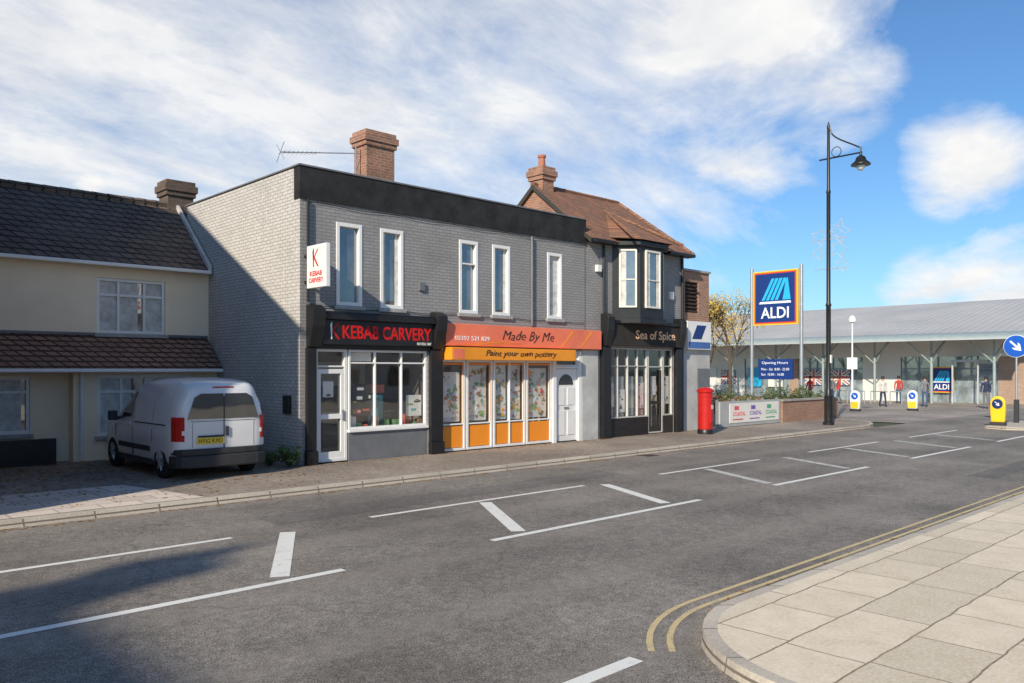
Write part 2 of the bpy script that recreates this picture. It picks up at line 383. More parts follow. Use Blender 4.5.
MB().box(9.84,12.04,S,S+.3,PZ,.70).make('stall_riser',gpanel,B)
MB().box(9.82,12.05,S-.06,S+.3,.702,.76).make('sill',white,B,bevel=.01)
window(B,TR((9.84,S,.76)),2.20,1.8,(.72,1.46),(1.5,),white,glass_sh,None,ft=.055,set_=.05,name='shop_window')
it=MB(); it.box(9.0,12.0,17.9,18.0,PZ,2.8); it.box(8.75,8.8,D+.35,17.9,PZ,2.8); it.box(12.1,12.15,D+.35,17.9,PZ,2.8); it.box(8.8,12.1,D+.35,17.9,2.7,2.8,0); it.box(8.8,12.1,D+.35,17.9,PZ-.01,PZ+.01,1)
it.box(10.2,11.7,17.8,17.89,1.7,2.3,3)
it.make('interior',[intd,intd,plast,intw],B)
MB().box(9.95,11.9,16.9,17.3,PZ,1.05,0).box(9.9,11.95,16.85,17.35,1.051,1.10,1).make('counter',[gpanel,steel],B)
def poster(parent,x0,x1,z0,z1,y,cols,name='poster',seed=1,label=None):
    rnd=random.Random(seed); q=MB(); q.box(x0,x1,y,y+.006,z0,z1,0)
    for i in range(int(5+ (x1-x0)*(z1-z0)*8)):
        w=rnd.uniform(.1,.4)*(x1-x0); h=rnd.uniform(.03,.14)*(z1-z0); a=rnd.uniform(x0+.01,x1-w-.01); b=rnd.uniform(z0+.01,z1-h-.01)
        q.box(a,a+w,y-.0015-i*.0003,y-.0002,b,b+h,rnd.randrange(1,len(cols)))
    return q.make(name,cols,parent,label)
def art(parent,x0,x1,z0,z1,y,seed,cols,n=26):
    rnd=random.Random(seed); q=MB(); q.box(x0,x1,y,y+.006,z0,z1,0)
    for i in range(n):
        r=rnd.uniform(.02,.09); e=rnd.uniform(.6,1.5); cx=rnd.uniform(x0+r,x1-r); cz=rnd.uniform(z0+r*e,z1-r*e); ph=rnd.uniform(0,6)
        k=rnd.choice((7,12,16))
        pts=[(cx+r*(1+.35*math.cos(3*a+ph))*.72*math.cos(a),cz+r*e*(1+.35*math.cos(3*a+ph))*.72*math.sin(a)) for a in [6.283*j/k for j in range(k)]]
        q.prism(pts,y-.002-i*.0004,y-.0005,'y',rnd.randrange(1,len(cols)))
    return q.make('window_artwork',cols,parent,'bright painted artwork filling the window')
pw=M('paper white',(.80,.77,.70),.8,.05); pr=M('print red',(.58,.12,.07),.6,.2); pg=M('print green',(.20,.40,.15),.6,.2); pb=M('print blue',(.07,.16,.42),.6,.2); py_=M('print yellow',(.8,.5,.08),.6,.2); pbk=M('print black',(.03,.03,.03),.6); pte=M('print teal',(.15,.42,.42),.6); ppk=M('print pale',(.66,.55,.45),.6,.2); pbr=M('print brown',(.34,.20,.12),.6,.2)
poster(B,10.0,10.5,1.05,1.75,S+.11,[pbk,pr,py_,pw],seed=2,label='menu poster in the takeaway window')
poster(B,9.92,10.5,2.3,2.5,S+.11,[cream,pw,cream],seed=4)
poster(B,11.5,11.95,1.0,1.5,S+.12,[pw,pte,pbk,pg],seed=6)
poster(B,9.26,9.52,1.5,1.85,S+.125,[pw,pr,pbk],seed=7)
MB().box(10.75,11.25,16.3,16.75,PZ,1.75,0).box(10.79,11.21,16.29,16.299,.25,1.5,1).box(10.75,11.25,16.285,16.299,1.55,1.75,2).make('drinks_fridge',[plast,pte,pr],B)
rnd=random.Random(2); cl=MB(); x=9.95
while x<11.9:
    w=rnd.uniform(.08,.2); h=rnd.uniform(.08,.3); cl.box(x,x+w,S+.18,S+.3,.77,.77+h,rnd.randrange(0,5)); x+=w+rnd.uniform(.02,.15)
cl.make('window_display',[pw,pr,pg,py_,pbr],B)['kind']='stuff'
# pottery shop
sg=MB().box(12.47,18.33,D-.17,D-.004,2.70,3.25).make('shop_sign',orange2,B,'coral orange fascia board',bevel=.008)
text(sg,'Made By Me',1.95,.31,TR((14.35,D-.176,2.81)),darkl,shear=.35,off=-.012,wave=.05)
text(sg,'02392 521 829',1.15,.11,TR((12.75,D-.176,2.84)),whitel,off=0)
for k in range(5):
    a=12.6+k*.23; MB().prism([(a,2.70+.02*k),(a+.9,2.74+.02*k),(a+1.6,2.71+.02*k),(a+.9,2.755+.02*k)],D-.174-.0008*k,D-.171,'y').make('sign_swoosh',amber,sg)
for a in (16.6,17.4): MB().prism([(a,2.74),(a+.05,2.74),(a+.55,3.2),(a+.45,3.2)],D-.175,D-.171,'y').make('sign_swoosh',amber,sg)
sg=MB().box(12.5,17.0,D-.36,D-.005,2.35,2.66).make('shop_sign',amber,B,'orange box sign',bevel=.01)
text(sg,'Paint your own pottery',2.6,.19,TR((13.6,D-.366,2.41)),darkl,shear=.3,off=-.002,wave=.05)
MB().box(12.56,12.9,D-.364,D-.361,2.38,2.62).make('sign_emblem',orange2,sg)
cols_=[(12.47,13.27),(13.30,14.19),(14.22,15.40),(15.43,16.42)]
acol=[pw,ppk,pr,pg,py_,pte,pbr,orange,pw,pg]
for i,(a,b) in enumerate(cols_):
    vb=((b-a)/2,) if i==2 else ()
    g=window(B,TR((a,S,PZ+.02)),b-a,2.28,vb,(.66,),white,glass_sh,None,ft=.065,set_=.05,name='shop_window')
    if i==2:
        MB().box(a+.08,(a+b)/2-.02,S+.045,S+.063,PZ+.1,PZ+.63).make('panel',orange,g,'orange lower panel')
        MB().box((a+b)/2+.025,b-.08,S+.045,S+.063,PZ+.1,PZ+.63).make('panel',orange,g,'orange lower panel')
        art(B,a+.1,a+.55,.8,2.25,S+.14,61,acol,46); art(B,a+.66,b-.1,.78,2.25,S+.14,62,acol,46)
    else:
        MB().box(a+.08,b-.08,S+.045,S+.063,PZ+.1,PZ+.63).make('panel',orange,g,'orange lower panel')
        if i==0: art(B,a+.1,b-.1,.8,2.05,S+.14,63,acol,36)
        if i==1: art(B,a+.1,b-.12,.8,2.22,S+.14,64,acol,55)
        if i==3: art(B,a+.1,b-.1,.8,2.15,S+.14,65,acol,60)
    tr_=MB(); tr_.box(a+.066,a+.085,S+.02,S+.035,PZ+.70,PZ+2.2).box(b-.085,b-.066,S+.02,S+.035,PZ+.70,PZ+2.2).box(a+.066,b-.066,S+.018,S+.034,PZ+2.17,PZ+2.215)
    tr_.make('trim',orange,g)
MB().box(12.455,16.45,D+.005,D+.3,2.365,2.64).make('shopfront_head',white,B)
MB().box(16.43,16.56,D-.02,D+.2,PZ,2.64).box(17.5,17.62,D-.02,D+.2,PZ,2.64).box(16.56,17.5,D,D+.2,2.14,2.20).make('door_frame',white,B)
window(B,TR((16.56,D,2.2)),.94,.44,(),(),white,glass_dk,None,ft=.05,name='window')
dr=MB().box(16.565,17.495,D+.06,D+.11,PZ+.02,2.13)
for a,b,c,d in ((16.66,16.98,.25,.95),(17.08,17.40,.25,.95),(16.66,16.98,1.1,1.6),(17.08,17.4,1.1,1.6)): dr.box(a,b,D+.045,D+.061,c,d)
dr=dr.make('door',white,B,'white panelled flat door',bevel=.01)
MB().prism([(17.03+.3*math.cos(t),1.68+.3*math.sin(t)) for t in [math.pi*i/10 for i in range(11)]],D+.05,D+.062,'y').make('fanlight',glass_dk,dr)
MB().box(16.93,17.13,D+.035,D+.06,1.0,1.05).make('letterbox',steel,dr)
MB().box(17.64,18.34,D-.03,D-.003,PZ,2.68).make('pilaster',M('off white painted pier',(.5,.5,.48),.7,.2,2),B)
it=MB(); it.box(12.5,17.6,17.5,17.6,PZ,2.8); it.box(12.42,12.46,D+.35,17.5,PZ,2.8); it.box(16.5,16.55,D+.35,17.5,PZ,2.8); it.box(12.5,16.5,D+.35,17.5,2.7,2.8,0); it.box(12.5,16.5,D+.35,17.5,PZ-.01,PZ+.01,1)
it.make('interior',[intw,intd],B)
def wire(par,zz,xa,xb,yy=D-.03,r=.008,sag=.02):
    c=MB(); p=None
    for i in range(25):
        x=xa+(xb-xa)*i/24; q=(x,yy,zz+sag*math.sin(i*1.3))
        if p: c.cyl(p,q,r,n=5,caps=False)
        p=q
    c.make('cable',black,par)
wire(B,3.47,8.9,17.7); wire(B,5.70,8.8,17.7,r=.007)
MB().cyl((8.78,D-.06,3.55),(8.78,D-.06,5.75),.03).make('downpipe',black,B)
MB().cyl((15.55,D-.06,3.3),(15.55,D-.06,5.72),.035).make('downpipe',gpanel,B)
MB().box(11.75,11.93,D-.06,D-.004,4.0,4.2).make('alarm_box',gpanel,B,bevel=.01)
MB().box(X0-.09,X0-.004,15.95,16.2,1.15,1.55).make('meter_box',black,B,bevel=.01)
def chimney(parent,x0,x1,y0,y1,z0,z1,m,pots=2,pot=terr,cap=True):
    c=MB(); c.box(x0,x1,y0,y1,z0,z1-.42)
    if cap: c.box(x0-.05,x1+.05,y0-.05,y1+.05,z1-.42,z1-.30).box(x0-.09,x1+.09,y0-.09,y1+.09,z1-.298,z1-.12).box(x0-.04,x1+.04,y0-.04,y1+.04,z1-.118,z1)
    ch=c.make('chimney',m,parent,bevel=.008)
    for k in range(pots):
        cx=x0+(x1-x0)*(k+1)/(pots+1); cy=(y0+y1)/2
        MB().lathe([(.13,z1),(.12,z1+.05),(.10,z1+.3),(.13,z1+.33),(.13,z1+.4),(.09,z1+.4)],(cx,cy),14).make('chimney_pot',pot,ch,smooth=True)
    return ch
chimney(B,12.2,13.12,18.5,19.1,5.95,8.6,redbrick,0)
an=MB(); an.cyl((12.1,18.7,7.95),(9.9,18.9,7.62),.014,n=6); an.cyl((12.0,18.7,7.3),(12.0,18.7,8.2),.018,n=6)
for k in range(9):
    x=9.95+k*.12; an.cyl((x,18.68,7.62+(x-9.9)*.15),(x,19.1,7.62+(x-9.9)*.15),.006,n=5)
an.cyl((9.9,18.7,7.4),(9.9,19.1,7.85),.008,n=5); an.cyl((9.9,18.7,7.85),(9.9,19.1,7.4),.008,n=5)
an.make('television_aerial',steel,B)
K=root('hanging_sign',(8.75,D,3.79),'white projecting box sign with red lettering bracketed to wall','sign')
kp=MB().box(8.69,8.80,14.66,15.44,3.82,4.72).make('sign_panel',white,K,bevel=.015)
for zz in (3.95,4.5): MB().box(8.72,8.76,15.44,15.598,zz,zz+.05).make('bracket',black,K)
text(kp,'KEBAB',.48,.10,TR((8.687,15.29,4.07))@RX,redp,off=.008); text(kp,'CARVERY',.58,.10,TR((8.687,15.34,3.93))@RX,redp,off=.008)
kmark(kp,TR((8.688,15.22,4.26))@RX,.36,[redp,darkl])

# ------------------------------------------------------------ SPICE BUILDING
D3=15.62; A0=17.82; A1=22.72
C=root('shop_building',(A0,D3,PZ),'grey restaurant building with bay window and clay tiled roof','building')
mb=MB(); wallx(mb,D3,A0,A1,PZ,5.98,[(17.9,18.3,PZ,2.6),(18.85,22.2,PZ,2.78)],depth=.02)
mb.make('wall',greybrick,C,fix=False)
MB().add([(A1,D3,PZ),(A1,20,PZ),(A1,20,5.98),(A1,D3,5.98)],[(0,1,2,3)]).make('wall',redbrick,C,fix=False)
RY=17.7; RZt=7.85
gab=MB().add([(A0+.02,D3,5.9),(A0+.02,19.8,5.9),(A0+.02,RY,RZt-.1)],[(0,1,2)]); gab.make('gable_wall',redbrick,C)
MB().add([(A0+.02,19.8,PZ),(A1,19.8,PZ),(A1,19.8,5.98),(A0+.02,19.8,5.98)],[(0,1,2,3)]).make('wall',redbrick,C)
rf=MB(); e=5.93; ra=(A0-.08,RY,RZt); rb=(21.9,RY,RZt)
f0=(A0-.08,15.35,e); f1=(23.0,15.35,e); b1=(23.0,20.05,e); b0=(A0-.08,20.05,e)
rf.add([f0,f1,rb,ra],[(0,1,2,3)]); rf.add([f1,b1,rb],[(0,1,2)]); rf.add([b1,b0,ra,rb],[(0,1,2,3)])
rfo=rf.make('roof',claytile,C,'weathered clay tile roof',fix=False)
s=rfo.modifiers.new('s','SOLIDIFY'); s.thickness=.08; s.offset=-1
def ridge(par,a,b,r=.08):
    rt=MB(); a=Vector(a);b=Vector(b);n=max(2,int((b-a).length/.33))
    for i in range(n): rt.cyl(a.lerp(b,i/n),a.lerp(b,(i+1)/n),r,r*.88,8)
    rt.make('ridge_tiles',claytile,par,smooth=True)
ridge(C,ra,rb); ridge(C,rb,f1,.06); bap=(20.25,16.9,7.24)
ridge(C,bap,(18.95,14.75,6.02),.05); ridge(C,bap,(21.5,14.75,6.02),.05)
darkw=M('dark bargeboard',(.05,.045,.04),.7)
MB().add([(A0-.1,RY,RZt-.01),(A0-.1,15.3,5.90),(A0-.1,15.3,5.76),(A0-.1,RY,RZt-.16)],[(0,1,2,3)]).make('bargeboard',darkw,C,fix=False)
MB().add([(A0-.1,RY,RZt-.01),(A0-.1,20.1,5.9),(A0-.1,20.1,5.76),(A0-.1,RY,RZt-.16)],[(0,1,2,3)]).make('bargeboard',darkw,C,fix=False)
bay=MB(); bay.prism([(19.05,15.615),(19.62,15.0),(20.78,15.0),(21.35,15.615)],3.62,6.0,'z')
bay.make('bay',black,C,'black painted upper bay window')
MB().prism([(18.9,15.6),(19.5,14.88),(20.9,14.88),(21.5,15.6)],5.84,5.99,'z').make('bay_cornice',black,C,bevel=.02)
MB().prism([(18.95,15.6),(19.55,14.92),(20.85,14.92),(21.45,15.6)],3.50,3.66,'z').make('bay_cornice',black,C,bevel=.02)
window(C,TR((19.84,14.99,3.98))@TR((0,-.06,0)),.74,1.76,(),(.85,),cream,glass_up,None,ft=.06,fd=.04,set_=.03,curtain=[(.1,.3),(.72,.9)])
d=Vector((.57,-.6,0)).normalized(); ang=math.atan2(d.y,d.x)
Tc=TR((19.14,15.51,3.98))@Matrix.Rotation(ang,4,'Z')@TR((0,-.062,0))
window(C,Tc@TR((.06,0,0)),.54,1.76,(),(.85,),cream,glass_up,None,ft=.055,fd=.04,set_=.03,curtain=[(.1,.4)])
d=Vector((.57,.6,0)).normalized(); ang=math.atan2(d.y,d.x)
window(C,TR((20.86,15.08,3.98))@Matrix.Rotation(ang,4,'Z')@TR((0.06,-.062,0)),.54,1.76,(),(.85,),cream,glass_up,None,ft=.055,fd=.04,set_=.03)
br=MB(); ap=bap
c0,c1,c2,c3=(18.8,15.5,6.06),(19.42,14.78,6.0),(20.98,14.78,6.0),(21.6,15.5,6.06)
br.add([ap,c0,c1],[(0,1,2)]).add([ap,c1,c2],[(0,1,2)]).add([ap,c2,c3],[(0,1,2)]); br.make('bay_roof',claytile,C,fix=False)
MB().box(A0+.01,18.85,15.25,15.61,5.82,5.92).make('gutter',black,C,bevel=.02)
MB().box(21.55,22.95,15.25,15.61,5.82,5.92).make('gutter',black,C,bevel=.02)
for a,b in ((18.46,18.85),(22.2,22.52)): MB().box(a,b,D3-.14,D3-.003,PZ,2.8).make('pilaster',black,C,bevel=.015)
for xx in (18.5,22.22):
    MB().prism([(D3-.005,2.8),(D3-.2,2.82),(D3-.30,3.3),(D3-.32,3.68),(D3-.2,3.78),(D3-.005,3.78)],xx,xx+.3,'x').make('corbel',black,C,bevel=.015)
sgb=M('charcoal sign',(.045,.04,.036),.7,.2,spec=.2)
sg=MB().box(18.82,22.2,D3-.2,D3-.004,2.84,3.5).make('shop_sign',sgb,C,'charcoal fascia with copper lettering')
text(sg,'Sea of Spice',2.05,.36,TR((19.95,D3-.206,2.97)),gold,off=.012)
MB().box(18.82,22.2,D3-.25,D3-.004,3.502,3.6).make('cornice',black,C,bevel=.02)
MB().box(18.86,20.85,D3+.01,D3+.3,PZ,.62).make('stall_riser',brickM('black glazed brick',(.03,.03,.03),(.02,.02,.02),(.008,.008,.008),bump=.5,rough=.35),C)
window(C,TR((18.87,D3,.62)),1.98,2.16,(.5,.99,1.48),(1.6,),offw,glass_sh,None,ft=.045,name='shop_window',bw=.014)
window(C,TR((20.87,D3,PZ+.02)),.78,2.7,(),(2.12,),offw,glass_sh,None,ft=.05,name='door_glazing')
MB().box(20.93,21.58,D3+.035,D3+.06,PZ+.06,.3).box(20.93,21.02,D3+.035,D3+.06,.3,2.1).box(21.49,21.58,D3+.035,D3+.06,.3,2.1).box(21.02,21.49,D3+.035,D3+.06,1.0,1.1).make('door',sgb,C,bevel=.005)
MB().box(21.67,22.19,D3+.01,D3+.3,PZ,.62).make('stall_riser',sgb,C)
window(C,TR((21.67,D3,.62)),.52,2.16,(),(1.6,),offw,glass_sh,None,ft=.045,name='shop_window',bw=.014)
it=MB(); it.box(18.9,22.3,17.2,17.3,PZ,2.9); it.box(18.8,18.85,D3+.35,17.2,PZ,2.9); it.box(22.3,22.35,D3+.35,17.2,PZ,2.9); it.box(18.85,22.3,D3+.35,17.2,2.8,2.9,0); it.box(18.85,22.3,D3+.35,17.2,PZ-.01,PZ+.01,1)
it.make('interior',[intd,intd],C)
bl=M('window blind',(.42,.44,.41),.8,.2,3)
for a in (18.93,19.42,19.91,20.4): MB().box(a,a+.38,D3+.16,D3+.17,.68,1.9).make('window_blind',bl,C)
for i,(a,b,c,d) in enumerate([(18.97,19.27,1.0,1.7),(19.47,19.8,.8,1.5),(20.45,20.75,.9,1.7),(21.1,21.4,1.3,1.9),(21.75,22.1,1.0,1.9)]):
    poster(C,a,b,c,d,D3+.12,[pw,pte,pbk,pr,ppk],seed=40+i)
ch=chimney(C,17.92,18.42,17.45,18.0,7.2,8.42,redbrick,1)
MB().cyl((18.6,D3-.06,3.8),(18.6,D3-.06,5.8),.04).make('downpipe',black,C)
MB().cyl((22.62,D3-.06,.1),(22.62,D3-.06,5.8),.045).make('downpipe',black,C)
MB().box(18.25,18.43,D3-.12,D3-.004,5.0,5.2).make('alarm_box',white,C,bevel=.01)
MB().box(21.9,22.1,D3-.1,D3-.004,4.4,4.65).make('alarm_box',white,C,bevel=.01)

E=root('brick_building',(23.0,15.9,PZ),'narrow brick building with louvre and white painted ground floor','building')
mb=MB(); wallx(mb,15.75,22.76,24.5,2.9,5.45,[(23.05,23.85,4.05,5.1)]); mb.add([(24.5,15.75,2.9),(24.5,20,2.9),(24.5,20,5.45),(24.5,15.75,5.45)],[(0,1,2,3)]); mb.add([(22.76,15.75,5.45),(24.5,15.75,5.45),(24.5,20,5.45),(22.76,20,5.45)],[(0,1,2,3)]); mb.make('wall',oldbrick,E,fix=False)
MB().box(22.76,24.49,15.71,19.9,PZ,2.9).make('wall',M('pale painted render',(.50,.49,.47),.8,.2,1.5),E)
MB().box(22.74,24.54,15.69,20,5.452,5.52).make('coping',stone,E)
lv=MB(); lv.box(23.05,23.85,15.88,15.89,4.05,5.1)
for k in range(8): lv.box(23.052,23.848,15.78,15.881,4.08+k*.125,4.14+k*.125)
lv.make('louvre',M('dark timber',(.05,.03,.022),.8,.3),E)
dr=MB().box(23.7,24.4,15.67,15.708,PZ,2.15).make('door',gpanel,E)
ab=M('deep blue',(.008,.035,.18),.4,.06)
sg=MB().box(22.95,24.35,15.57,15.705,2.80,3.75).make('sign_panel',white,E,'white panel sign with blue mark')
MB().box(23.0,24.3,15.562,15.569,2.83,3.05).make('sign_band',pb,sg)
MB().prism([(23.2,3.15),(23.75,3.15),(24.05,3.62),(23.5,3.62)],15.562,15.569,'y').make('emblem',ab,sg)

# ------------------------------------------------------------ CREAM HOUSE
H=root('house',(4,20.2,PZ),'cream rendered terraced house with dark tiled roof and lean-to','house')
mb=MB(); wallx(mb,20.2,-6,X0-.02,2.2,4.62,[(5.97,7.52,2.96,4.25),(1.0,2.5,2.96,4.25)])
mb.make('wall',render_,H)
mb=MB(); wallx(mb,19.95,-6,4.62,PZ,2.25,[(3.0,4.55,.72,1.95)]); wallx(mb,19.75,5.35,X0-.02,PZ,2.2,[(5.85,8.0,.60,1.98)])
mb.add([(4.62,19.95,PZ),(4.62,20.1,PZ),(4.62,20.1,2.25),(4.62,19.95,2.25)],[(0,1,2,3)]).add([(5.35,19.75,PZ),(5.35,20.1,PZ),(5.35,20.1,2.2),(5.35,19.75,2.2)],[(0,1,2,3)]).add([(4.62,20.1,PZ),(5.35,20.1,PZ),(5.35,20.1,2.25),(4.62,20.1,2.25)],[(0,1,2,3)])
mb.make('wall',render_,H,fix=False)
window(H,TR((5.97,20.2,2.96)),1.55,1.29,(.48,1.07),(.9,),white,glass_up,stone,ft=.07,curtain=[(.03,.6),(.72,.97)],bw=.03)
window(H,TR((1.0,20.2,2.96)),1.5,1.29,(.48,1.07),(),white,glass_up,stone,ft=.06)
window(H,TR((5.85,19.75,.60)),2.15,1.38,(.52,1.07,1.62),(1.0,),white,glass_up,stone,ft=.075,curtain=[(.03,.35),(.6,.97)],bw=.03)
window(H,TR((3.0,19.95,.72)),1.55,1.23,(.75,),(.9,),white,glass_up,stone,ft=.07,curtain=[(.03,.9)],bw=.03)
MB().box(3.5,4.95,19.5,19.6,PZ,.62).make('low_wall',black,H,'dark low garden wall')
ms=MB()
ms.add([(-6,19.95,4.60),(X0-.06,19.95,4.60),(X0-.06,22.1,6.5),(-6,22.1,6.5)],[(0,1,2,3)]).add([(-6,24.25,4.6),(X0-.06,24.25,4.6),(X0-.06,22.1,6.5),(-6,22.1,6.5)],[(0,1,2,3)])
r=ms.make('roof',tile,H,'dark interlocking tiled roof',fix=False); s=r.modifiers.new('s','SOLIDIFY'); s.thickness=.07
MB().box(-6,X0-.07,19.88,20.0,4.50,4.585).make('gutter',white,H,bevel=.02)
rt=MB()
for k in range(39): rt.cyl((-6+k*.365,22.1,6.5),(-6+(k+1)*.365,22.1,6.5),.11,.10,8)
rt.make('ridge_tiles',tile,H,smooth=True)
MB().add([(X0-.055,19.93,4.56),(X0-.055,22.1,6.47),(X0-.055,22.1,6.62),(X0-.055,19.93,4.72),(X0-.13,19.93,4.56),(X0-.13,22.1,6.47),(X0-.13,22.1,6.62),(X0-.13,19.93,4.72)],[(0,1,2,3),(4,5,6,7),(3,2,6,7),(0,3,7,4)]).make('verge',M('pale verge',(.6,.58,.54),.8),H)
MB().add([(-6,19.30,2.16),(X0-.06,19.30,2.16),(X0-.06,20.19,2.90),(-6,20.19,2.90),(-6,19.30,2.08),(X0-.06,19.30,2.08),(X0-.06,20.19,2.2),(-6,20.19,2.2)],[(0,1,2,3),(0,1,5,4),(4,5,6,7),(1,2,6,5)]).make('lean_to_roof',browntile,H,'brown tiled lean-to roof over the ground floor')
MB().box(-6,X0-.06,19.22,19.295,2.05,2.13).make('gutter',white,H,bevel=.02)
MB().box(-6,X0-.06,20.14,20.195,2.902,2.96).make('flashing',lead,H)
MB().cyl((5.5,19.68,.1),(5.5,19.68,2.05),.035).make('downpipe',white,H)
chimney(H,8.25,8.95,22.0,22.6,6.0,7.2,darkbrick,0)

# houses out of the picture that throw the shadows / fill the reflections
N=root('house',(-15,-4,PZ),'unseen gabled brick house added to cast the road shadow','house')
MB().prism([(-20.3,RZ),(-9.9,RZ),(-9.9,5.9),(-15.1,9.4),(-20.3,5.9)],-9,2.0,'y').make('wall',redbrick,N)
MB().add([(-15.1,-9.2,9.5),(-15.1,2.1,9.5),(-9.7,2.1,5.88),(-9.7,-9.2,5.88)],[(0,1,2,3)]).add([(-15.1,-9.2,9.5),(-15.1,2.1,9.5),(-20.5,2.1,5.88),(-20.5,-9.2,5.88)],[(0,1,2,3)]).make('roof',tile,N,fix=False)
chimney(N,-15.5,-14.8,1.0,1.8,8.6,10.3,redbrick,2)
N=root('house',(-3,16,PZ),'unseen tall brick house added to shade the side wall','house')
MB().prism([(13.0,RZ),(24,RZ),(24,6.5),(19.0,9.8),(13.0,6.5)],-8,2.2,'x').make('wall',redbrick,N)
MB().add([(-8.1,12.9,6.46),(2.3,12.9,6.46),(2.3,19.0,9.88),(-8.1,19.0,9.88)],[(0,1,2,3)]).add([(-8.1,24.2,6.46),(2.3,24.2,6.46),(2.3,19.0,9.88),(-8.1,19.0,9.88)],[(0,1,2,3)]).make('roof',tile,N,fix=False)
N=root('unseen_terrace',(16,-16,PZ),'unseen pale terrace added for the shop window reflections','house')
mb=MB(); mb.box(0,60,-24,-16,PZ,5.0); mb.make('wall',M('pale render',(.8,.75,.66),.9,.1),N)
MB().prism([(-24.3,5.0),(-15.7,5.0),(-20,7.2)],-.2,60.2,'x').make('roof',claytile,N)
for k in range(14):
    MB().box(1+k*4,2.4+k*4,-16.0,-15.96,3.2,4.4).make('window',glass_dk,N); MB().box(1+k*4,2.8+k*4,-16.0,-15.96,.9,2.2).make('window',glass_dk,N)

# ------------------------------------------------------------ VAN
vp=M('silver white van paint',(.78,.78,.77),.26,.05,2,coat=.6)
V=root('parked_van',(6.62,14.85,PZ),'silver white compact van parked nose-in on the forecourt','van',world=False)
stn=[(0,.60,.42,1.08,1.54,.42),(.015,.70,.36,1.08,1.65,.53),(.05,.785,.32,1.08,1.725,.60),(.11,.845,.29,1.08,1.78,.65),(.20,.882,.265,1.08,1.815,.69),(.40,.90,.25,1.08,1.85,.72),(1.0,.905,.24,1.08,1.88,.73),(1.7,.905,.24,1.08,1.87,.73),(2.3,.905,.24,1.07,1.82,.72),(2.65,.90,.24,1.05,1.74,.705),(2.95,.90,.24,1.02,1.50,.72),(3.28,.89,.24,.99,1.17,.75),(3.55,.885,.24,.95,1.07,.74),(3.82,.87,.24,.86,.97,.70),(4.03,.83,.26,.74,.86,.63),(4.16,.74,.30,.62,.73,.54),(4.24,.60,.36,.54,.63,.42)]
def sect(s):
    y,w,zb,zl,zt,wt=s
    h=[(0,zb),(w-.12,zb),(w-.04,zb+.03),(w-.008,zb+.12),(w+.014,zb+.35),(w+.010,zl-.15),(w-.006,zl),(w+(wt-w)*.5+.022,zl+(zt-zl)*.48),(wt+.03,zt-.20),(wt+.005,zt-.13),(wt-.035,zt-.075),(wt-.10,zt-.032),(wt-.20,zt-.008),(wt*.4,zt+.012),(0,zt+.02)]
    return [(x,y,zz) for x,zz in h]+[(-x,y,zz) for x,zz in h[-2:0:-1]]
S_=[sect(s) for s in stn]; n=len(S_[0])
vs=[p for q in S_ for p in q]; fs=[]
for k in range(len(S_)-1):
    for i in range(n): fs.append((k*n+i,k*n+(i+1)%n,(k+1)*n+(i+1)%n,(k+1)*n+i))
fs.append(tuple(range(n))); fs.append(tuple(range((len(S_)-1)*n,len(S_)*n))[::-1])
body=MB().add(vs,fs).make('body',[vp,rubber],V,auto=60)
WY=(.78,3.45)
cut=MB()
for wy in WY: cut.cyl((-1.2,wy,.32),(1.2,wy,.32),.38,n=28,mi=1)
co=cut.make('cut',[vp,rubber])
bo=body.modifiers.new('b','BOOLEAN'); bo.operation='DIFFERENCE'; bo.object=co; bo.solver='EXACT'
dg=bpy.context.evaluated_depsgraph_get(); me=bpy.data.meshes.new_from_object(body.evaluated_get(dg)); body.modifiers.clear(); body.data=me
bpy.data.objects.remove(co)
def interp(y):
    for a,b in zip(stn[:-1],stn[1:]):
        if a[0]<=y<=b[0]:
            t=(y-a[0])/(b[0]-a[0]); return [a[i]+(b[i]-a[i])*t for i in range(6)]
def sidept(y,t,sx,off=.012):
    _,w,zb,zl,zt,wt=interp(y); zz=zl+(zt-.20-zl)*t; zm=zl+(zt-zl)*.48; xm=w+(wt-w)*.5+.022
    if zz<zm: x=w-.006+(xm-w+.006)*(zz-zl)/(zm-zl)
    else: x=xm+(wt+.03-xm)*(zz-zm)/max(.01,(zt-.20-zm))
    return (sx*(x+off),y,zz)
trim=M('wheel trim silver',(.42,.42,.43),.35,.1,metal=.5); lt=M('tail light red',(.50,.012,.01),.15,.1,30,coat=.8)
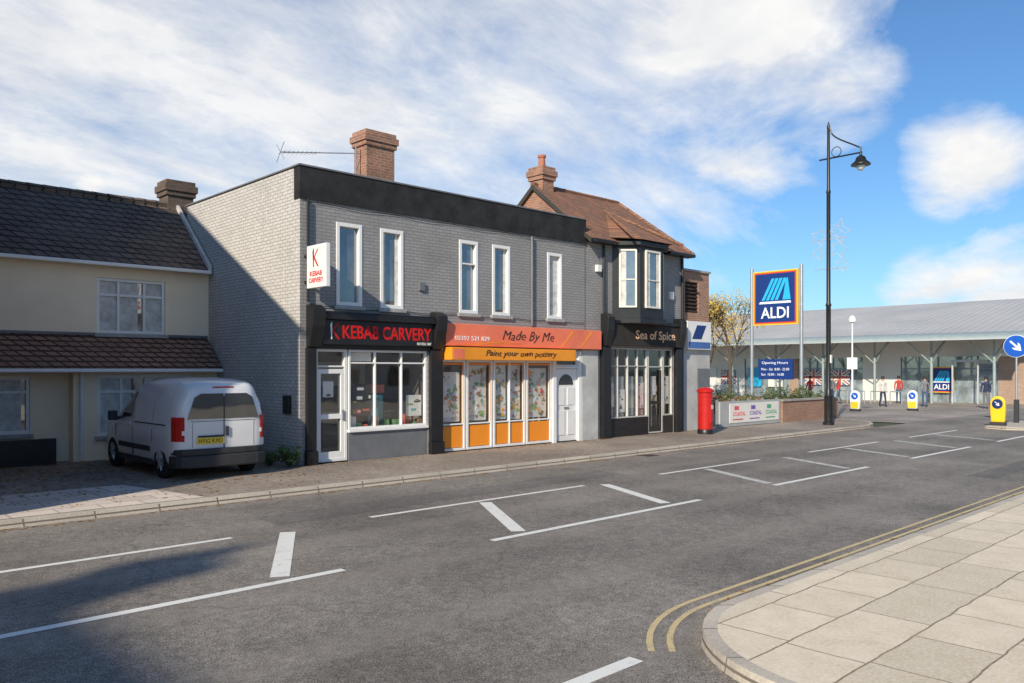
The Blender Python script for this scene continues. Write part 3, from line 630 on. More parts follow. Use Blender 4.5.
for sx in(-1,1):
    q=MB(); ys=[2.28+.92*i/10 for i in range(11)]
    vs=[sidept(y,tt,sx) for tt in (.08,.3,.5,.75,.98) for y in ys]
    q.add(vs,[(r_*11+i,r_*11+i+1,r_*11+12+i,r_*11+11+i) for r_ in range(4) for i in range(10)]).make('side_window',glass_dk,V,smooth=True)
    q=MB()
    for y in (1.15,2.2,3.25):
        q.box(*(sorted((sx*.890,sx*(interp(y)[1]+.016)))),y-.006,y+.006,.66 if y!=2.2 else .36,.92)
        q.add([sidept(y-.006,.0,sx,.006),sidept(y+.006,.0,sx,.006),sidept(y+.006,.5,sx,.006),sidept(y-.006,.5,sx,.006)],[(0,1,2,3)])
    q.make('door_seam',plast,V)
    MB().box(*sorted((sx*.90,sx*.935)),1.25,3.0,.48,.58).make('side_moulding',plast,V,bevel=.01)
    MB().box(*sorted((sx*.80,sx*.915)),1.2,3.02,.225,.33).make('side_moulding',plast,V,bevel=.01)
    MB().box(*sorted((sx*.90,sx*.94)),2.34,2.5,.94,.98).make('handle',vp,V,bevel=.008)
    MB().box(*sorted((sx*.88,sx*.916)),.5,2.1,1.0,1.02).make('slide_rail',plast,V)
    MB().box(*sorted((sx*.93,sx*1.10)),3.02,3.14,1.0,1.2).box(*sorted((sx*.87,sx*.94)),3.04,3.1,1.02,1.08).make('wing_mirror',plast,V,bevel=.025)
    prof=[(sx*.735,.010),(sx*.80,.046),(sx*.862,.108),(sx*.900,.198),(sx*.905,.24),(sx*.86,.24),(sx*.80,.10),(sx*.735,.06)]
    MB().prism(prof,.72,1.17,'z').make('tail_light',lt,V,bevel=.01)
    MB().prism([(sx*.735,.003),(sx*.78,.026),(sx*.78,.06),(sx*.735,.06)],.84,.92,'z').make('reverse_lamp',whitel,V)
    for wy in WY:
        cx=sx*.81
        wh=MB(); prof=[(.2,-.1),(.29,-.095),(.322,-.07),(.325,.07),(.29,.095),(.2,.1)]
        vs=[];m_=28
        for r_,o_ in prof:
            for i in range(m_):
                a=2*math.pi*i/m_; vs.append((cx+o_,wy+r_*math.cos(a),.322+r_*math.sin(a)))
        fs=[(k*m_+i,k*m_+(i+1)%m_,(k+1)*m_+(i+1)%m_,(k+1)*m_+i) for k in range(5) for i in range(m_)]
        w_=wh.add(vs,fs).make('wheel',rubber,V,smooth=True)
        rm=MB(); rm.cyl((cx+sx*.03,wy,.322),(cx+sx*.05,wy,.322),.205,n=26)
        for k in range(7):
            a=k*2*math.pi/7
            rm.cyl((cx+sx*.095,wy,.322),(cx+sx*.07,wy+.19*math.cos(a),.322+.19*math.sin(a)),.034,.026,6)
        rm.cyl((cx+sx*.02,wy,.322),(cx+sx*.105,wy,.322),.06,.05,14)
        rm.make('rim',trim,w_,smooth=True)
bp_=[(-.90,.36),(-.905,.20),(-.875,.08),(-.80,-.01),(-.66,-.065),(-.4,-.09),(.4,-.09),(.66,-.065),(.80,-.01),(.875,.08),(.905,.20),(.90,.36)]
MB().prism(bp_,.23,.46,'z').make('rear_bumper',plast,V,'dark grey plastic rear bumper',bevel=.03)
bp2=[(x*.985,y+.025) for x,y in bp_]
MB().prism(bp2,.462,.58,'z').make('rear_bumper',plast,V,'dark grey bumper step',bevel=.02)
for sx in (-1,1):
    MB().prism([(sx*.69,1.13),(sx*.012,1.13),(sx*.012,1.60),(sx*.44,1.60),(sx*.56,1.53)],-.012,.06,'y').make('rear_window',glass_dk,V)
MB().box(-.008,.008,-.008,.03,.57,1.55).make('door_seam',plast,V)
MB().box(-.62,.62,-.004,.03,1.08,1.09).make('door_seam',plast,V)
MB().box(-.60,-.593,-.003,.03,.60,1.06).make('door_seam',plast,V); MB().box(.593,.60,-.003,.03,.60,1.06).make('door_seam',plast,V)
MB().box(.03,.08,-.04,.02,.80,.98).make('handle',plast,V,bevel=.01)
pl=MB().box(-.52,0,-.022,.01,.665,.78).make('number_plate',M('yellow plate',(.85,.6,.05),.4,.03),V)
text(pl,'HY62 KXO',.46,.078,TR((-.49,-.024,.684)),darkl,ext=.002,off=-.004)
MB().box(-.5,.0,-.03,.01,.79,.82).make('plate_lamp_bar',plast,V,bevel=.01)
MB().box(-.2,.2,.03,.08,1.70,1.73).make('brake_light',lt,V)
for sx in (-1,1):
    MB().box(*sorted((sx*.15,sx*.55)),4.1,4.25,.42,.55).make('grille',plast,V); MB().box(*sorted((sx*.5,sx*.78)),3.93,4.14,.58,.78).make('headlight',white,V,bevel=.03)

# ------------------------------------------------------------ PILLAR BOX
pbx=M('post box red',(.52,.015,.012),.3,.12,4,coat=.4)
P=root('pillar_box',(22.35,14.5,PZ),'red cylindrical post box on the footway','post box',world=False,rz=.2)
MB().lathe([(.25,0),(.25,.13),(.235,.15)],n=28).make('plinth',black,P,smooth=True)
MB().lathe([(.23,.152),(.23,1.18),(.245,1.19),(.245,1.22),(.225,1.23),(.225,1.30),(.27,1.33),(.275,1.38),(.24,1.43),(.12,1.485),(.0,1.50)],n=28).make('body',pbx,P,smooth=True)
MB().box(-.13,.13,-.245,-.2,1.04,1.11).make('slot_hood',pbx,P,bevel=.01); MB().box(-.11,.11,-.247,-.244,1.055,1.085).make('slot',black,P)
MB().box(-.12,.12,-.236,-.2,.35,.95).make('door',pbx,P,bevel=.01); MB().box(-.07,.07,-.242,-.236,.8,.92).make('notice_plate',whitel,P)
# ------------------------------------------------------------ LAMP POST
L=root('street_lamp',(29.3,13.7,PZ),'tall black ornate street lamp with lantern on crook arm','street lamp',world=False)
MB().lathe([(.2,0),(.2,.1),(.15,.14),(.15,1.0),(.17,1.05),(.12,1.12),(.10,1.3),(.085,1.35),(.085,4.4),(.11,4.45),(.075,4.55),(.07,8.6),(.09,8.65),(.06,8.75),(.05,11.0),(.065,11.05),(.03,11.2),(.0,11.3)],n=16).make('post',black,L,smooth=True)
am=MB(); am.cyl((0,.35,9.9),(0,-1.25,9.9),.03,n=8)
p=None
for i in range(22):
    t=i/21; a=math.pi*t
    q=(0,-.05-1.1*t-.12*math.sin(a),11.05-.95*(t**.45) if t<1 else 10.1)
    if p: am.cyl(p,q,.028,n=8,caps=False)
    p=q
am.cyl((0,-1.2,10.1),(0,-1.2,9.9),.028,n=8)
for i in range(14):
    a0=math.pi*2*i/14;a1=math.pi*2*(i+1)/14
    am.cyl((0,-.3+.18*math.cos(a0),10.1+.18*math.sin(a0)),(0,-.3+.18*math.cos(a1),10.1+.18*math.sin(a1)),.015,n=6)
am.make('arm',black,L,smooth=True)
MB().lathe([(.03,9.95),(.05,9.8),(.16,9.72),(.2,9.6),(.34,9.48),(.34,9.44),(.16,9.44)],(0,-1.2),18).make('lantern',black,L,smooth=True)
MB().lathe([(.15,9.43),(.15,9.35),(.08,9.26),(.0,9.24)],(0,-1.2),14).make('lamp_glass',M('opal glass',(.7,.7,.66),.3),L,smooth=True)
wirem=M('white wire',(.45,.45,.44),.5)
de=MB()
def star(cy,cz,r,n=10):
    for i in range(n):
        a=2*math.pi*i/n; rr=r if i%2 else r*.5; a2=2*math.pi*(i+1)/n; r2=r*.5 if i%2 else r
        de.cyl((0,cy+rr*math.cos(a),cz+rr*math.sin(a)),(0,cy+r2*math.cos(a2),cz+r2*math.sin(a2)),.012,n=4,caps=False)
star(-.35,7.15,.5);star(-.4,6.5,.35);star(-.5,5.9,.28);star(.35,7.0,.35);star(.4,6.4,.25);star(-.3,7.15,.25)
for zz in (5.8,6.9): de.cyl((0,-.7,zz),(0,.55,zz),.012,n=5)
de.make('festive_light_frame',wirem,L)
MB().box(-.05,.05,-.12,-.08,2.3,2.6).make('notice_plate',white,L)

# ------------------------------------------------------------ TOTEM SIGN
lb=M('light blue',(.03,.45,.78),.4,.05); ar=M('sign red',(.65,.03,.02),.4,.05); ao=M('sign orange',(.88,.25,.02),.4,.05); ay=M('sign yellow',(.88,.58,.03),.4,.05)
T=root('totem_sign',(40,21.5,PZ),'tall supermarket totem with blue logo panel on two grey posts','sign')
for yy in (20.15,23.0): MB().cyl((40,yy,PZ),(40,yy,7.6),.09,n=14).make('post',steel,T,smooth=True)
def logo(par,xf,yc,zc,s,mult=1):
    p0=MB().box(xf,xf+.15*mult,yc-s,yc+s,zc-s*1.13,zc+s*1.13).make('logo_panel',ay,par)
    for kk,m,dx in ((.96,ao,.006),(.92,ar,.012),(.88,ab,.018)):
        MB().box(xf-dx*mult,xf,yc-s*kk,yc+s*kk,zc-s*(1.13-(1-kk)),zc+s*(1.13-(1-kk))).make('logo_border',m,p0)
    Tm=TR((xf-.022*mult,yc,zc))@RX
    g=MB()
    def P(pts,mi=0): g.prism([(a*s,b*s) for a,b in pts],-.008*mult,0,'y',mi)
    for k in range(4):
        x=-.60+k*.20; zt=.80; zb=-.10
        P([(x,zb),(x+.135,zb),(x+.135+.46-k*.02,zt),(x+.46-k*.02,zt)],0)
    P([(.50,.80),(.58,.80),(.70,-.10),(.34,-.10),(.40,.15)],0)
    P([(-.72,-.24),(.72,-.24),(.70,-.15),(-.66,-.15)],1)
    g.make('emblem',[lb,whitel],p0,T=Tm)
    text(p0,'ALDI',1.25*s,.46*s,TR((xf-.024*mult,yc+.63*s,zc-.85*s))@RX,whitel,ext=.006*mult,off=.014)
logo(T,39.88,21.575,5.95,1.28)
pnl=MB().box(39.9,40.05,20.6,22.55,1.6,2.68).make('opening_hours_board',ab,T)
text(pnl,'Opening Hours',1.5,.18,TR((39.895,22.35,2.38))@RX,whitel,off=0)
text(pnl,'Mon - Sat  8.00 - 22.00',1.6,.13,TR((39.895,22.38,2.08))@RX,whitel,off=0)
text(pnl,'Sun  10.00 - 16.00',1.3,.13,TR((39.895,22.38,1.80))@RX,whitel,off=0)

# ------------------------------------------------------------ PLANTER WALLS
W=root('brick_wall',(31.5,15.6,PZ),'low red brick planter wall by the car park','wall')
MB().box(29.25,34.05,15.5,15.75,PZ,.88).box(33.8,34.05,15.75,22,PZ,.88).make('wall',oldbrick,W)
MB().box(29.2,34.08,15.45,15.8,.882,.95).make('coping',M('concrete coping',(.38,.35,.31),.9,.2,3,.2),W)
W=root('banner_fence',(27,15.6,PZ),'pale grey boarded fence carrying a coloured banner','fence')
bn=MB().box(24.9,29.15,15.55,15.62,PZ+.02,.98).make('panel',M('pale grey board',(.42,.43,.42),.6,.12,2),W)
for k in range(5): MB().box(24.85+k*1.05,24.93+k*1.05,15.63,15.71,PZ,1.05).make('post',steel,W)
MB().box(25.5,29.0,15.53,15.548,.2,.9).make('banner',pw,bn)
cr=M('coral print',(.7,.12,.12),.6); tg=M('green print',(.08,.4,.2),.6)
for k,(tx,m) in enumerate((('COASTAL',cr),('COASTAL',M('violet print',(.2,.12,.45),.6)),('COASTAL',tg))):
    text(bn,tx,.85,.14,TR((25.7+k*1.15,15.527,.45)),m,off=.01); MB().box(25.7+k*1.15,26.4+k*1.15,15.524,15.529,.3,.34).make('print_line',m,bn)
    MB().box(25.8+k*1.15,26.1+k*1.15,15.524,15.529,.66,.8).make('print_mark',m,bn)

def leafM(name,c1,c2,tr=.25):
    m,t,b,o=nt_new(name); v=ocoord(t)
    oi=t.nodes.new('ShaderNodeNewGeometry')
    cc=mixc(t,oi.outputs['Random Per Island'],c1,c2); n=noise(t,v,1.2,3)
    cc=mixc(t,.4,cc,ramp(t,n,[(.3,.25),(.7,.8)]),'OVERLAY')
    t.links.new(cc,b.inputs['Base Color']); b.inputs['Roughness'].default_value=.7
    return m
yleaf=leafM('autumn leaves',(.62,.46,.10),(.36,.22,.06)); gleaf=leafM('evergreen leaves',(.05,.08,.02),(.12,.14,.04)); dleaf=leafM('fallen leaves',(.50,.24,.05),(.26,.12,.04)); wleaf=leafM('weed leaves',(.06,.11,.02),(.12,.16,.04))
bark=M('bark',(.10,.075,.055),.95,.3,8,.5,40)
def leaves(mb,c,r,n,size,rnd,flat=1.):
    for _ in range(n):
        d=Vector((rnd.gauss(0,1),rnd.gauss(0,1),rnd.gauss(0,1))).normalized()*r*rnd.uniform(.15,1)**.6; d.z*=flat
        p=Vector(c)+d; a=Vector((rnd.uniform(-1,1),rnd.uniform(-1,1),rnd.uniform(-1,1))).normalized(); b=a.orthogonal().normalized(); s=size*rnd.uniform(.6,1.4)
        mb.add([p-a*s,p+b*s*.5,p+a*s,p-b*s*.5],[(0,1,2,3)])
def tree(loc,h,label,seed,dens_=30):
    rnd=random.Random(seed); R=root('tree',loc,label,'tree',world=False)
    tk=MB(); tips=[]
    def grow(p,d,r,l,dep):
        p=Vector(p); q=p+d*l; tk.cyl(p,q,r,r*.65,7,caps=False)
        if dep<=2: tips.append(q)
        if dep==2: tips.append(p.lerp(q,.5))
        if dep==0: return
        for k in range(3 if dep>1 else 4):
            nd=(d+Vector((rnd.uniform(-1,1),rnd.uniform(-1,1),rnd.uniform(-.25,.9)))*.8).normalized(); grow(q,nd,r*.6,l*.76,dep-1)
    grow((0,0,0),Vector((.03,0,1)),.12,h*.27,4)
    tk.make('trunk',bark,R,smooth=True,fix=False)
    lf=MB()
    for t in tips:
        if rnd.random()<.82: leaves(lf,t,h*.10,dens_,.075,rnd)
    lf.make('crown',yleaf,R,fix=False)
tree((43.0,26.2,PZ),7.6,'autumn tree with full golden leaves beside the car park',5)
tree((47.5,30.6,PZ),7.8,'autumn tree with yellow brown leaves by the car park',8)
tree((44.6,30.0,PZ),8.0,'taller autumn tree with golden brown leaves',12)
def shrub(loc,r,h,mat,label,seed,name='shrub',size=.05,n=26,group=None):
    rnd=random.Random(seed); R=root(name,loc,label,'shrub',world=False,group=group)
    st_=MB(); lf=MB()
    for k in range(16):
        a=rnd.uniform(0,6.28); q=Vector((math.cos(a)*r*rnd.uniform(.2,.9),math.sin(a)*r*rnd.uniform(.2,.9),h*rnd.uniform(.45,1))); st_.cyl((0,0,0),q,.012,.005,5,caps=False)
        leaves(lf,q,r*.42,n,size,rnd)
    st_.make('stems',bark,R,fix=False); lf.make('foliage',mat,R,fix=False)
for k in range(7):
    shrub((29.7+k*.68,16.4+.25*(k%2),PZ),.5,1.05+.2*(k%3)*.6,gleaf,'dark evergreen shrub growing behind the planter wall',30+k,group='shrubs behind the planter wall')
for k in range(4): shrub((25.6+k*1.1,16.5,PZ),.6,1.1+.15*(k%2),gleaf,'dark evergreen shrub growing behind the banner fence',50+k,group='shrubs behind the planter wall')
shrub((8.35,15.55,PZ),.28,.38,wleaf,'green weeds at the foot of the grey wall',70,'weed_plant',.05,18)
shrub((8.2,16.1,PZ),.2,.25,wleaf,'green weeds at the foot of the grey wall',71,'weed_plant',.04,14)
rnd=random.Random(11); fl=MB()
def fleaf(x,y,zz,k=1.):
    a=rnd.uniform(0,6.28); s=rnd.uniform(.015,.04)*k; ca,sa=math.cos(a)*s,math.sin(a)*s
    fl.add([(x-ca,y-sa,zz+.006),(x+sa*.7,y-ca*.7,zz+.010),(x+ca,y+sa,zz+.007),(x-sa*.7,y+ca*.7,zz+.012)],[(0,1,2,3)])
for _ in range(2400):
    x=rnd.uniform(1.5,8.6); y=19.6-abs(rnd.gauss(0,2.6))
    if y>13: fleaf(x,y,PZ,1.4)
for _ in range(900): fleaf(rnd.uniform(2,33),12.6-abs(rnd.gauss(0,.09)),RZ)
for _ in range(500): fleaf(rnd.uniform(8.6,24),15.45-abs(rnd.gauss(0,.12)),PZ)
for _ in range(300): fleaf(rnd.uniform(2,18),12.85+rnd.uniform(0,2.5),PZ)
for _ in range(160): fleaf(rnd.uniform(6,18),3.95+abs(rnd.gauss(0,.1)),RZ)
fl.make('fallen_leaves',dleaf,None,'scattered brown fallen leaves','leaves',kind='stuff',fix=False)

# ------------------------------------------------------------ BOLLARDS, SIGN, ISLAND
MB().prism([(33.2,8.0),(37.5,8.0),(38,8.8),(37.5,9.6),(33.2,9.6),(32.8,8.8)],RZ-.01,RZ+.1,'z').make('traffic_island',kerbm,None,'raised kerbed traffic island in the road','traffic island',kind='structure')
yb=M('bollard yellow',(.88,.58,.02),.4,.05); bb=M('sign blue',(.01,.10,.50),.35,.05)
def arrow(s):
    def R_(a,b):
        t=math.radians(-45); return ((a*math.cos(t)-b*math.sin(t))*s,(a*math.sin(t)+b*math.cos(t))*s)
    return [R_(*p) for p in [(-.09,.75),(-.09,-.15),(-.38,.15),(-.38,-.15),(0,-.7),(.38,-.15),(.38,.15),(.09,-.15),(.09,.75)]]
def bollard(loc,c1,fc,dm,label):
    R=root('traffic_bollard',loc,label,'bollard',world=False)
    MB().box(-.12,.12,-.26,.26,0,.12).make('base',plast,R,bevel=.02)
    pts=[(-.22,.12),(.22,.12),(.25,.5)]+[(.25*math.cos(a),.82+.27*math.sin(a)) for a in [math.pi*i/12 for i in range(13)]]+[(-.25,.5)]
    MB().prism(pts,-.09,.09,'x').make('body',c1,R,bevel=.035)
    MB().cyl((-.095,0,.80),(-.11,0,.80),.18,n=24).make('sign_disc',dm,R)
    MB().prism([(y,z_+.80) for y,z_ in arrow(.15)],-.118,-.111,'x').make('arrow',whitel,R)
    MB().box(-.1,-.092,-.2,.2,.16,.5).make('face',fc,R)
    return R
bollard((33.7,9.3,RZ+.1),yb,yb,M('dark blue disc',(.01,.03,.14),.4),'rounded yellow traffic bollard with dark arrow disc')
b2_=bollard((42.0,18.2,RZ),whitel,yb,bb,'white and yellow illuminated bollard at car park entrance')
def copy_thing(r,loc):
    n=r.copy(); col.objects.link(n); n.location=loc
    for c in r.children:
        k=c.copy(); col.objects.link(k); k.parent=n
        for g in c.children:
            q=g.copy(); col.objects.link(q); q.parent=k
    return n
b2_['group']='illuminated bollards at the entrance'
copy_thing(b2_,(44.6,16.3,RZ))
Q=root('traffic_sign',(36.0,9.3,RZ+.1),'round blue arrow traffic sign on grey post','sign',world=False)
MB().cyl((0,0,0),(0,0,3.35),.04,n=12).make('post',steel,Q,smooth=True)
dk=MB().cyl((-.053,0,2.98),(-.07,0,2.98),.42,n=32).make('sign_disc',bb,Q)
MB().cyl((-.044,0,2.98),(-.052,0,2.98),.44,n=32).make('rim',whitel,Q)
MB().prism([(y,z_+2.98) for y,z_ in arrow(.38)],-.08,-.071,'x').make('arrow',whitel,dk)
MB().box(-.08,.08,-.08,.08,.0,.9).make('base_box',plast,Q,bevel=.02)
Z_=root('car_park_lamp',(48.5,21.2,RZ),'slim white car park lamp with round head','street lamp',world=False)
MB().lathe([(.08,0),(.06,.5),(.04,5.0)],n=12).make('post',white,Z_,smooth=True)
MB().lathe([(.04,5.0),(.2,5.05),(.22,5.2),(.12,5.4),(0,5.45)],n=16).make('lamp_head',white,Z_,smooth=True)
MB().box(-.05,.05,-.3,.3,2.2,2.9).make('sign_plate',white,Z_)

# ------------------------------------------------------------ SUPERMARKET
G=root('supermarket_building',(58,26,RZ),'long low supermarket with ribbed metal roof and glazed canopy','supermarket')
FX=58; Y0=13.9; Y1=60
ribm,t,b,o=nt_new('ribbed metal roof'); v=ocoord(t); s_=t.nodes.new('ShaderNodeSeparateXYZ'); t.links.new(v,s_.inputs[0])
w_=math_(t,'SINE',math_(t,'MULTIPLY',s_.outputs[1],12.)); nn=noise(t,v,.25,5)
t.links.new(mixc(t,ramp(t,nn,[(.3,0.),(.7,1.)]),(.42,.41,.39),(.54,.52,.49)),b.inputs['Base Color']); b.inputs['Roughness'].default_value=.5; bumpn(t,b,w_,.6,.03)
green=M('canopy steelwork',(.32,.38,.37),.45,.1)
MB().add([(55.0,Y0-.5,4.43),(55.0,Y1,4.43),(70,Y1,7.5),(70,Y0-.5,7.5)],[(0,1,2,3)]).add([(70,Y0-.5,7.5),(70,Y1,7.5),(86,Y1,4.5),(86,Y0-.5,4.5)],[(0,1,2,3)]).make('roof',ribm,G,fix=False)
cv=MB(); pr_=[(55.05-1.5*math.sin(a),4.42-.42*(1-math.cos(a))) for a in [math.pi/2*i/8 for i in range(9)]]
for (xa,za),(xb,zb) in zip(pr_[:-1],pr_[1:]): cv.add([(xa,Y0-.5,za),(xa,Y1,za),(xb,Y1,zb),(xb,Y0-.5,zb)],[(0,1,2,3)])
cv.make('curved_canopy',green,G,smooth=True,fix=False)
MB().box(53.5,53.6,Y0-.5,Y1,3.92,4.0).make('canopy_gutter',M('silver fascia',(.55,.56,.56),.4,.08,1,metal=.3),G)
MB().box(55.1,58,Y0-.5,Y1,4.14,4.2).make('canopy_soffit',M('soffit',(.5,.5,.48),.6,.08,1),G)
wpan=M('white cladding',(.70,.69,.65),.6,.06,.4); bri=brickM('buff brick',(.44,.28,.19),(.36,.22,.15),(.36,.32,.28))
MB().box(58.0,58.2,Y0,Y1,3.0,4.13).make('wall',wpan,G)
MB().box(58,58.2,22,24.6,RZ,2.998).make('wall',wpan,G); MB().box(58,58.2,34,Y1,RZ,2.998).make('wall',wpan,G)
MB().add([(70,Y0,RZ),(58.2,Y0,RZ),(58.2,Y0,4.9),(70,Y0,7.3)],[(0,1,2,3)]).make('wall',wpan,G,fix=False)
MB().box(58.02,58.18,Y0,16,RZ,2.99).make('wall',bri,G,'buff brick pier'); MB().box(58.02,58.18,29.5,30.2,RZ,2.99).make('wall',bri,G,'buff brick pier')
storeg=glassM('store glass',(.16,.19,.20),base=.2)
for a,b in ((16,22),(24.6,29.5),(30.2,34)): MB().box(58.1,58.14,a,b,RZ,3.0).make('glazing',storeg,G)
frm=M('blue grey frame',(.20,.28,.36),.4)
y=16
while y<34:
    if not(22<y<24.6): MB().box(58.03,58.09,y-.04,y+.04,RZ,2.99).make('mullion',frm,G)
    y+=1.2
MB().box(58.04,58.085,16.05,22,2.15,2.22).make('transom',frm,G); MB().box(58.04,58.085,24.6,34,2.15,2.22).make('transom',frm,G)
fr_=M('faded flag red',(.45,.12,.11),.7,.15); fb_=M('faded flag blue',(.10,.15,.30),.7,.15)
def jack(y0,y1,z0,z1):
    mu=MB(); mu.box(57.9,57.98,y0,y1,z0,z1,2); h=z1-z0; w=y1-y0; cy=(y0+y1)/2; cz=(z0+z1)/2
    for (a,b,c,d) in ((y0,z0,y1,z1),(y0,z1,y1,z0)):
        for wd_,mi,dx in ((.16,0,.002),(.06,1,.004)):
            k=wd_*w
            if d>b: pts=[(a,b),(a+k,b),(c,d-k*h/w),(c,d),(c-k,d),(a,b+k*h/w)]
            else: pts=[(a,b),(a,b-k*h/w),(c-k,d),(c,d),(c,d+k*h/w),(a+k,b)]
            mu.prism(pts,57.9-dx-(.001 if d>b else 0),57.899,'x',mi)
    mu.box(57.89,57.8955,y0,y1,cz-h*.16,cz+h*.16,0); mu.box(57.889,57.8945,cy-w*.11,cy+w*.11,z0,z1,0)
    mu.box(57.885,57.888,y0,y1,cz-h*.09,cz+h*.09,1); mu.box(57.884,57.887,cy-w*.06,cy+w*.06,z0,z1,1)
    mu.make('flag_poster',[wpan,fr_,fb_],G,'red white and blue flag window poster')
jack(25.5,26.9,1.0,2.1); jack(27.5,28.9,1.0,2.1); jack(34.8,36.1,1.0,2.1)
for a,b,m in ((32.5,33.6,lb),(36.5,38.0,wpan),(30.7,31.9,wpan)): MB().box(57.9,57.98,a,b,.8,2.3).make('window_poster',m,G)
logo(G,57.8,19.3,1.45,.75,.4)
MB().box(56.2,58.0,16.6,18.2,2.6,2.75).box(56.25,56.35,16.62,16.7,RZ,2.6).box(56.25,56.35,18.1,18.18,RZ,2.6).make('entrance_porch',M('porch steel',(.5,.51,.52),.4),G)
for y in [15.5+3.6*i for i in range(9)]:
    c_=MB(); c_.cyl((55.4,y,RZ),(55.4,y,3.1),.09,n=10)
    for dy in(-1.3,1.3): c_.cyl((55.4,y,2.5),(54.4,y+dy,4.1),.045,n=6)
    c_.cyl((55.4,y,2.9),(57.9,y,4.1),.045,n=6); c_.cyl((55.4,y,3.1),(55.4,y,4.12),.07,n=8)
    c_.make('canopy_column',green,G,smooth=True)
HB=root('cycle_stand',(52,20,RZ),'steel hoop cycle stand on the forecourt','cycle stand',world=False,group='hoop stands outside the store')
h_=MB(); h_.cyl((0,-.35,0),(0,-.35,.8),.03,n=8); h_.cyl((0,.35,0),(0,.35,.8),.03,n=8); h_.cyl((0,-.35,.8),(0,.35,.8),.03,n=8); h_.make('hoop',steel,HB)
for k in range(3): copy_thing(HB,(52,21.2+k*1.1,RZ))

# ------------------------------------------------------------ PEOPLE
skin=M('skin',(.50,.30,.21),.6,.1); hairm=M('dark hair',(.03,.02,.015),.7)
def person(loc,rz,top,bot,label,seed,stride=.2):
    J=[(0,0,.95),(0,0,1.15),(0,0,1.38),(0,0,1.50),(0,.02,1.60),(0,.02,1.70),
       (-.09,0,.90),(-.10,stride*.5,.50),(-.10,stride*.9-.03,.07),(-.10,stride*.9+.12,.03),
       (.09,0,.90),(.10,-stride*.2,.50),(.10,-stride,.09),(.10,-stride+.13,.03),
       (-.18,0,1.40),(-.23,-.05,1.12),(-.22,.05,.88),(-.21,.08,.80),
       (.18,0,1.40),(.23,.04,1.12),(.22,.15,.92),(.21,.2,.85)]
    Rr=[.12,.11,.13,.05,.085,.07,.09,.06,.045,.035,.09,.06,.045,.035,.06,.042,.032,.025,.06,.042,.032,.025]
    E_=[(0,1),(1,2),(2,3),(3,4),(4,5),(0,6),(6,7),(7,8),(8,9),(0,10),(10,11),(11,12),(12,13),(2,14),(14,15),(15,16),(16,17),(2,18),(18,19),(19,20),(20,21)]
    me=bpy.data.meshes.new('p'); me.from_pydata(J,E_,[])
    bm=bmesh.new(); bm.from_mesh(me); ly=bm.verts.layers.skin.verify(); bm.verts.ensure_lookup_table()
    for i,v_ in enumerate(bm.verts): v_[ly].radius=(Rr[i],Rr[i]*(.75 if i<3 else 1)); v_[ly].use_root=(i==0)
    bm.to_mesh(me); bm.free()
    o=bpy.data.objects.new('p',me); col.objects.link(o); o.modifiers.new('s','SKIN'); ss=o.modifiers.new('u','SUBSURF'); ss.levels=1
    dg=bpy.context.evaluated_depsgraph_get(); m2=bpy.data.meshes.new_from_object(o.evaluated_get(dg)); bpy.data.objects.remove(o)
    R=root('person',loc,label,'person',world=False,rz=rz)
    m2.materials.clear()
    for m in (top,bot,skin,black): m2.materials.append(m)
    for p in m2.polygons:
        c=p.center; p.use_smooth=True
        p.material_index=2 if c.z>1.5 or (abs(c.x)>.17 and c.z<.9) else (0 if c.z>.92 else (1 if c.z>.1 else 3))
    b_=bpy.data.objects.new('body',m2); col.objects.link(b_); b_.parent=R
    hh=MB(); prof=[(.02,1.80),(.07,1.785),(.098,1.73),(.10,1.66),(.08,1.60)]; hh.lathe(prof[::-1],(0,-.005),14); hh.make('hair',hairm,R,smooth=True)
navy=M('navy cloth',(.03,.04,.09),.9); redc=M('red cloth',(.50,.05,.035),.9); greyc=M('grey cloth',(.18,.18,.19),.9); jean=M('denim',(.07,.11,.19),.9); whc=M('pale cloth',(.6,.57,.52),.9)
person((50.0,24.6,RZ),1.2,redc,navy,'person in red jacket and dark trousers walking to the store',1)
person((50.4,22.9,RZ),.6,redc,jean,'person in red top and jeans walking',2)
person((50.9,23.5,RZ),.9,greyc,navy,'person in grey coat and dark trousers walking',7)
person((48.5,19.4,RZ),2.4,whc,navy,'person in pale top and dark trousers crossing the car park',3)
person((50.0,17.6,RZ),1.9,greyc,jean,'person in grey jacket walking from the entrance',8)
person((50.0,14.4,RZ),1.6,navy,greyc,'person in navy coat standing near the entrance',4,.08)
person((54,20.6,RZ),-1.2,redc,jean,'person in red top near the shop doors',6)

# ------------------------------------------------------------ LIGHT, SKY, CAMERA
EL=27; t_=Vector((.925,.38,0)).normalized(); el=math.radians(EL)
trav=Vector((t_.x*math.cos(el),t_.y*math.cos(el),-math.sin(el)))
sl=bpy.data.lights.new('sun','SUN'); sl.energy=5.0; sl.angle=math.radians(.9); sl.color=(1,.90,.74)
so=bpy.data.objects.new('sun',sl); col.objects.link(so); so.rotation_euler=(-trav).to_track_quat('Z','Y').to_euler(); so.location=(-20,-20,30)
wd=bpy.data.worlds.new('World'); sc.world=wd; wd.use_nodes=True; t=wd.node_tree
for n_ in list(t.nodes): t.nodes.remove(n_)
out=t.nodes.new('ShaderNodeOutputWorld'); bg=t.nodes.new('ShaderNodeBackground'); bg.inputs[1].default_value=.14
sky=t.nodes.new('ShaderNodeTexSky'); sky.sky_type='NISHITA'; sky.sun_disc=False; sky.sun_elevation=el; sky.sun_rotation=math.atan2(-t_.x,-t_.y)%(2*math.pi); sky.ozone_density=2.0; sky.air_density=1.0; sky.dust_density=.6
tc=t.nodes.new('ShaderNodeTexCoord'); dv=tc.outputs['Generated']
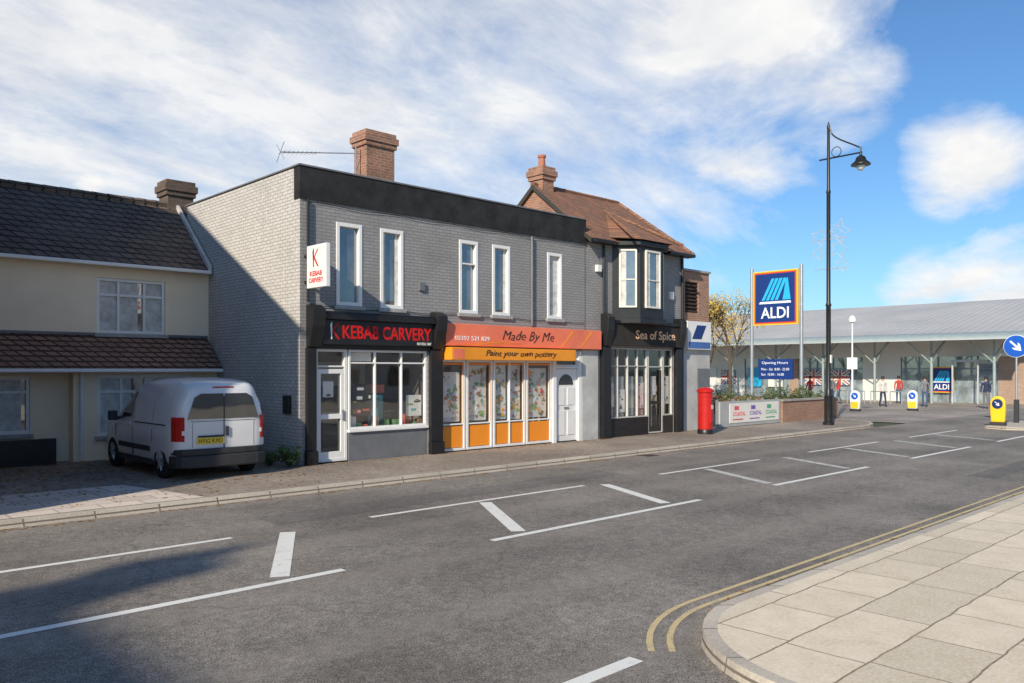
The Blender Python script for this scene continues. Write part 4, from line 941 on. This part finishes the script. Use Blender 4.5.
AF=math.radians(46.4); F=Vector((math.cos(AF),math.sin(AF),0)); R=Vector((math.sin(AF),-math.cos(AF),0))
sp=t.nodes.new('ShaderNodeSeparateXYZ'); t.links.new(dv,sp.inputs[0])
zz=math_(t,'ADD',math_(t,'MAXIMUM',sp.outputs[2],0.),.30)
cb=t.nodes.new('ShaderNodeCombineXYZ'); t.links.new(math_(t,'DIVIDE',sp.outputs[0],zz),cb.inputs[0]); t.links.new(math_(t,'DIVIDE',sp.outputs[1],zz),cb.inputs[1])
mp=t.nodes.new('ShaderNodeMapping'); mp.inputs['Rotation'].default_value=(0,0,math.radians(-20)); mp.inputs['Scale'].default_value=(1.1,2.0,1); t.links.new(cb.outputs[0],mp.inputs[0])
nz1=noise(t,cb.outputs[0],3.0,9,.62,.3); nz2=noise(t,mp.outputs[0],1.9,9,.66,.25); nz3=noise(t,cb.outputs[0],5.,5,.6,.3)
def blob(px,py,rad,amp):
    c=(F+R*((px-512)/810)+Vector((0,0,1))*((370-py)/810)).normalized()
    n_=t.nodes.new('ShaderNodeVectorMath'); n_.operation='DOT_PRODUCT'; t.links.new(dv,n_.inputs[0]); n_.inputs[1].default_value=c
    m_=t.nodes.new('ShaderNodeMapRange'); m_.interpolation_type='LINEAR'; t.links.new(n_.outputs['Value'],m_.inputs[0])
    m_.inputs[1].default_value=math.cos(math.radians(rad)); m_.inputs[2].default_value=1.; m_.inputs[3].default_value=0; m_.inputs[4].default_value=amp
    return m_.outputs[0]
def total(bl):
    s=None
    for b_ in bl:
        v_=blob(*b_); s=v_ if s is None else math_(t,'MAXIMUM',s,v_)
    return s
big=total([(745,30,10,1.05),(690,60,9,.9),(820,85,5.5,.8),(965,155,4.4,1.0),(1010,285,4.6,1.0),(930,300,3.6,.7),(90,187,2.0,1.0),(745,165,5.5,.6)])
wis=total([(60,60,30,1.15),(300,40,26,1.1),(480,90,22,1.0),(580,140,16,.9),(400,190,14,.55)])
def cmask(base,nz,k,lo,hi):
    gate=ramp(t,base,[(0.,0.),(.3,1.)])
    v_=math_(t,'ADD',base,math_(t,'MULTIPLY',math_(t,'SUBTRACT',nz,.5),k))
    return math_(t,'MULTIPLY',gate,ramp(t,math_(t,'MULTIPLY',v_,.5),[(lo,0.),(hi,1.)]))
m1=cmask(big,nz1,2.4,.10,.50)
m2=math_(t,'MULTIPLY',cmask(wis,nz2,2.6,.10,.66),.92)
mask=math_(t,'MAXIMUM',m1,m2)
tint=mixc(t,1.,sky.outputs[0],(.52,.76,.98),'MULTIPLY')
ccn=t.nodes.new('ShaderNodeVectorMath'); ccn.operation='MULTIPLY'
cc1=ramp(t,nz3,[(.35,(.86,.87,.89)),(.6,(1.,.995,.98))])
t.links.new(cc1,ccn.inputs[0]); ccn.inputs[1].default_value=(7.0,7.0,7.0)
fin=mixc(t,mask,tint,ccn.outputs[0])
t.links.new(fin,bg.inputs[0]); t.links.new(bg.outputs[0],out.inputs[0])
cam=bpy.data.cameras.new('camera'); cam.sensor_width=36; cam.lens=810/1024*36; cam.shift_y=28.5/1024; cam.clip_end=3000; cam.clip_start=.05
co=bpy.data.objects.new('camera',cam); col.objects.link(co); co.location=(0,0,2.1); co.rotation_euler=(math.radians(90),0,AF-math.pi/2)
sc.camera=co
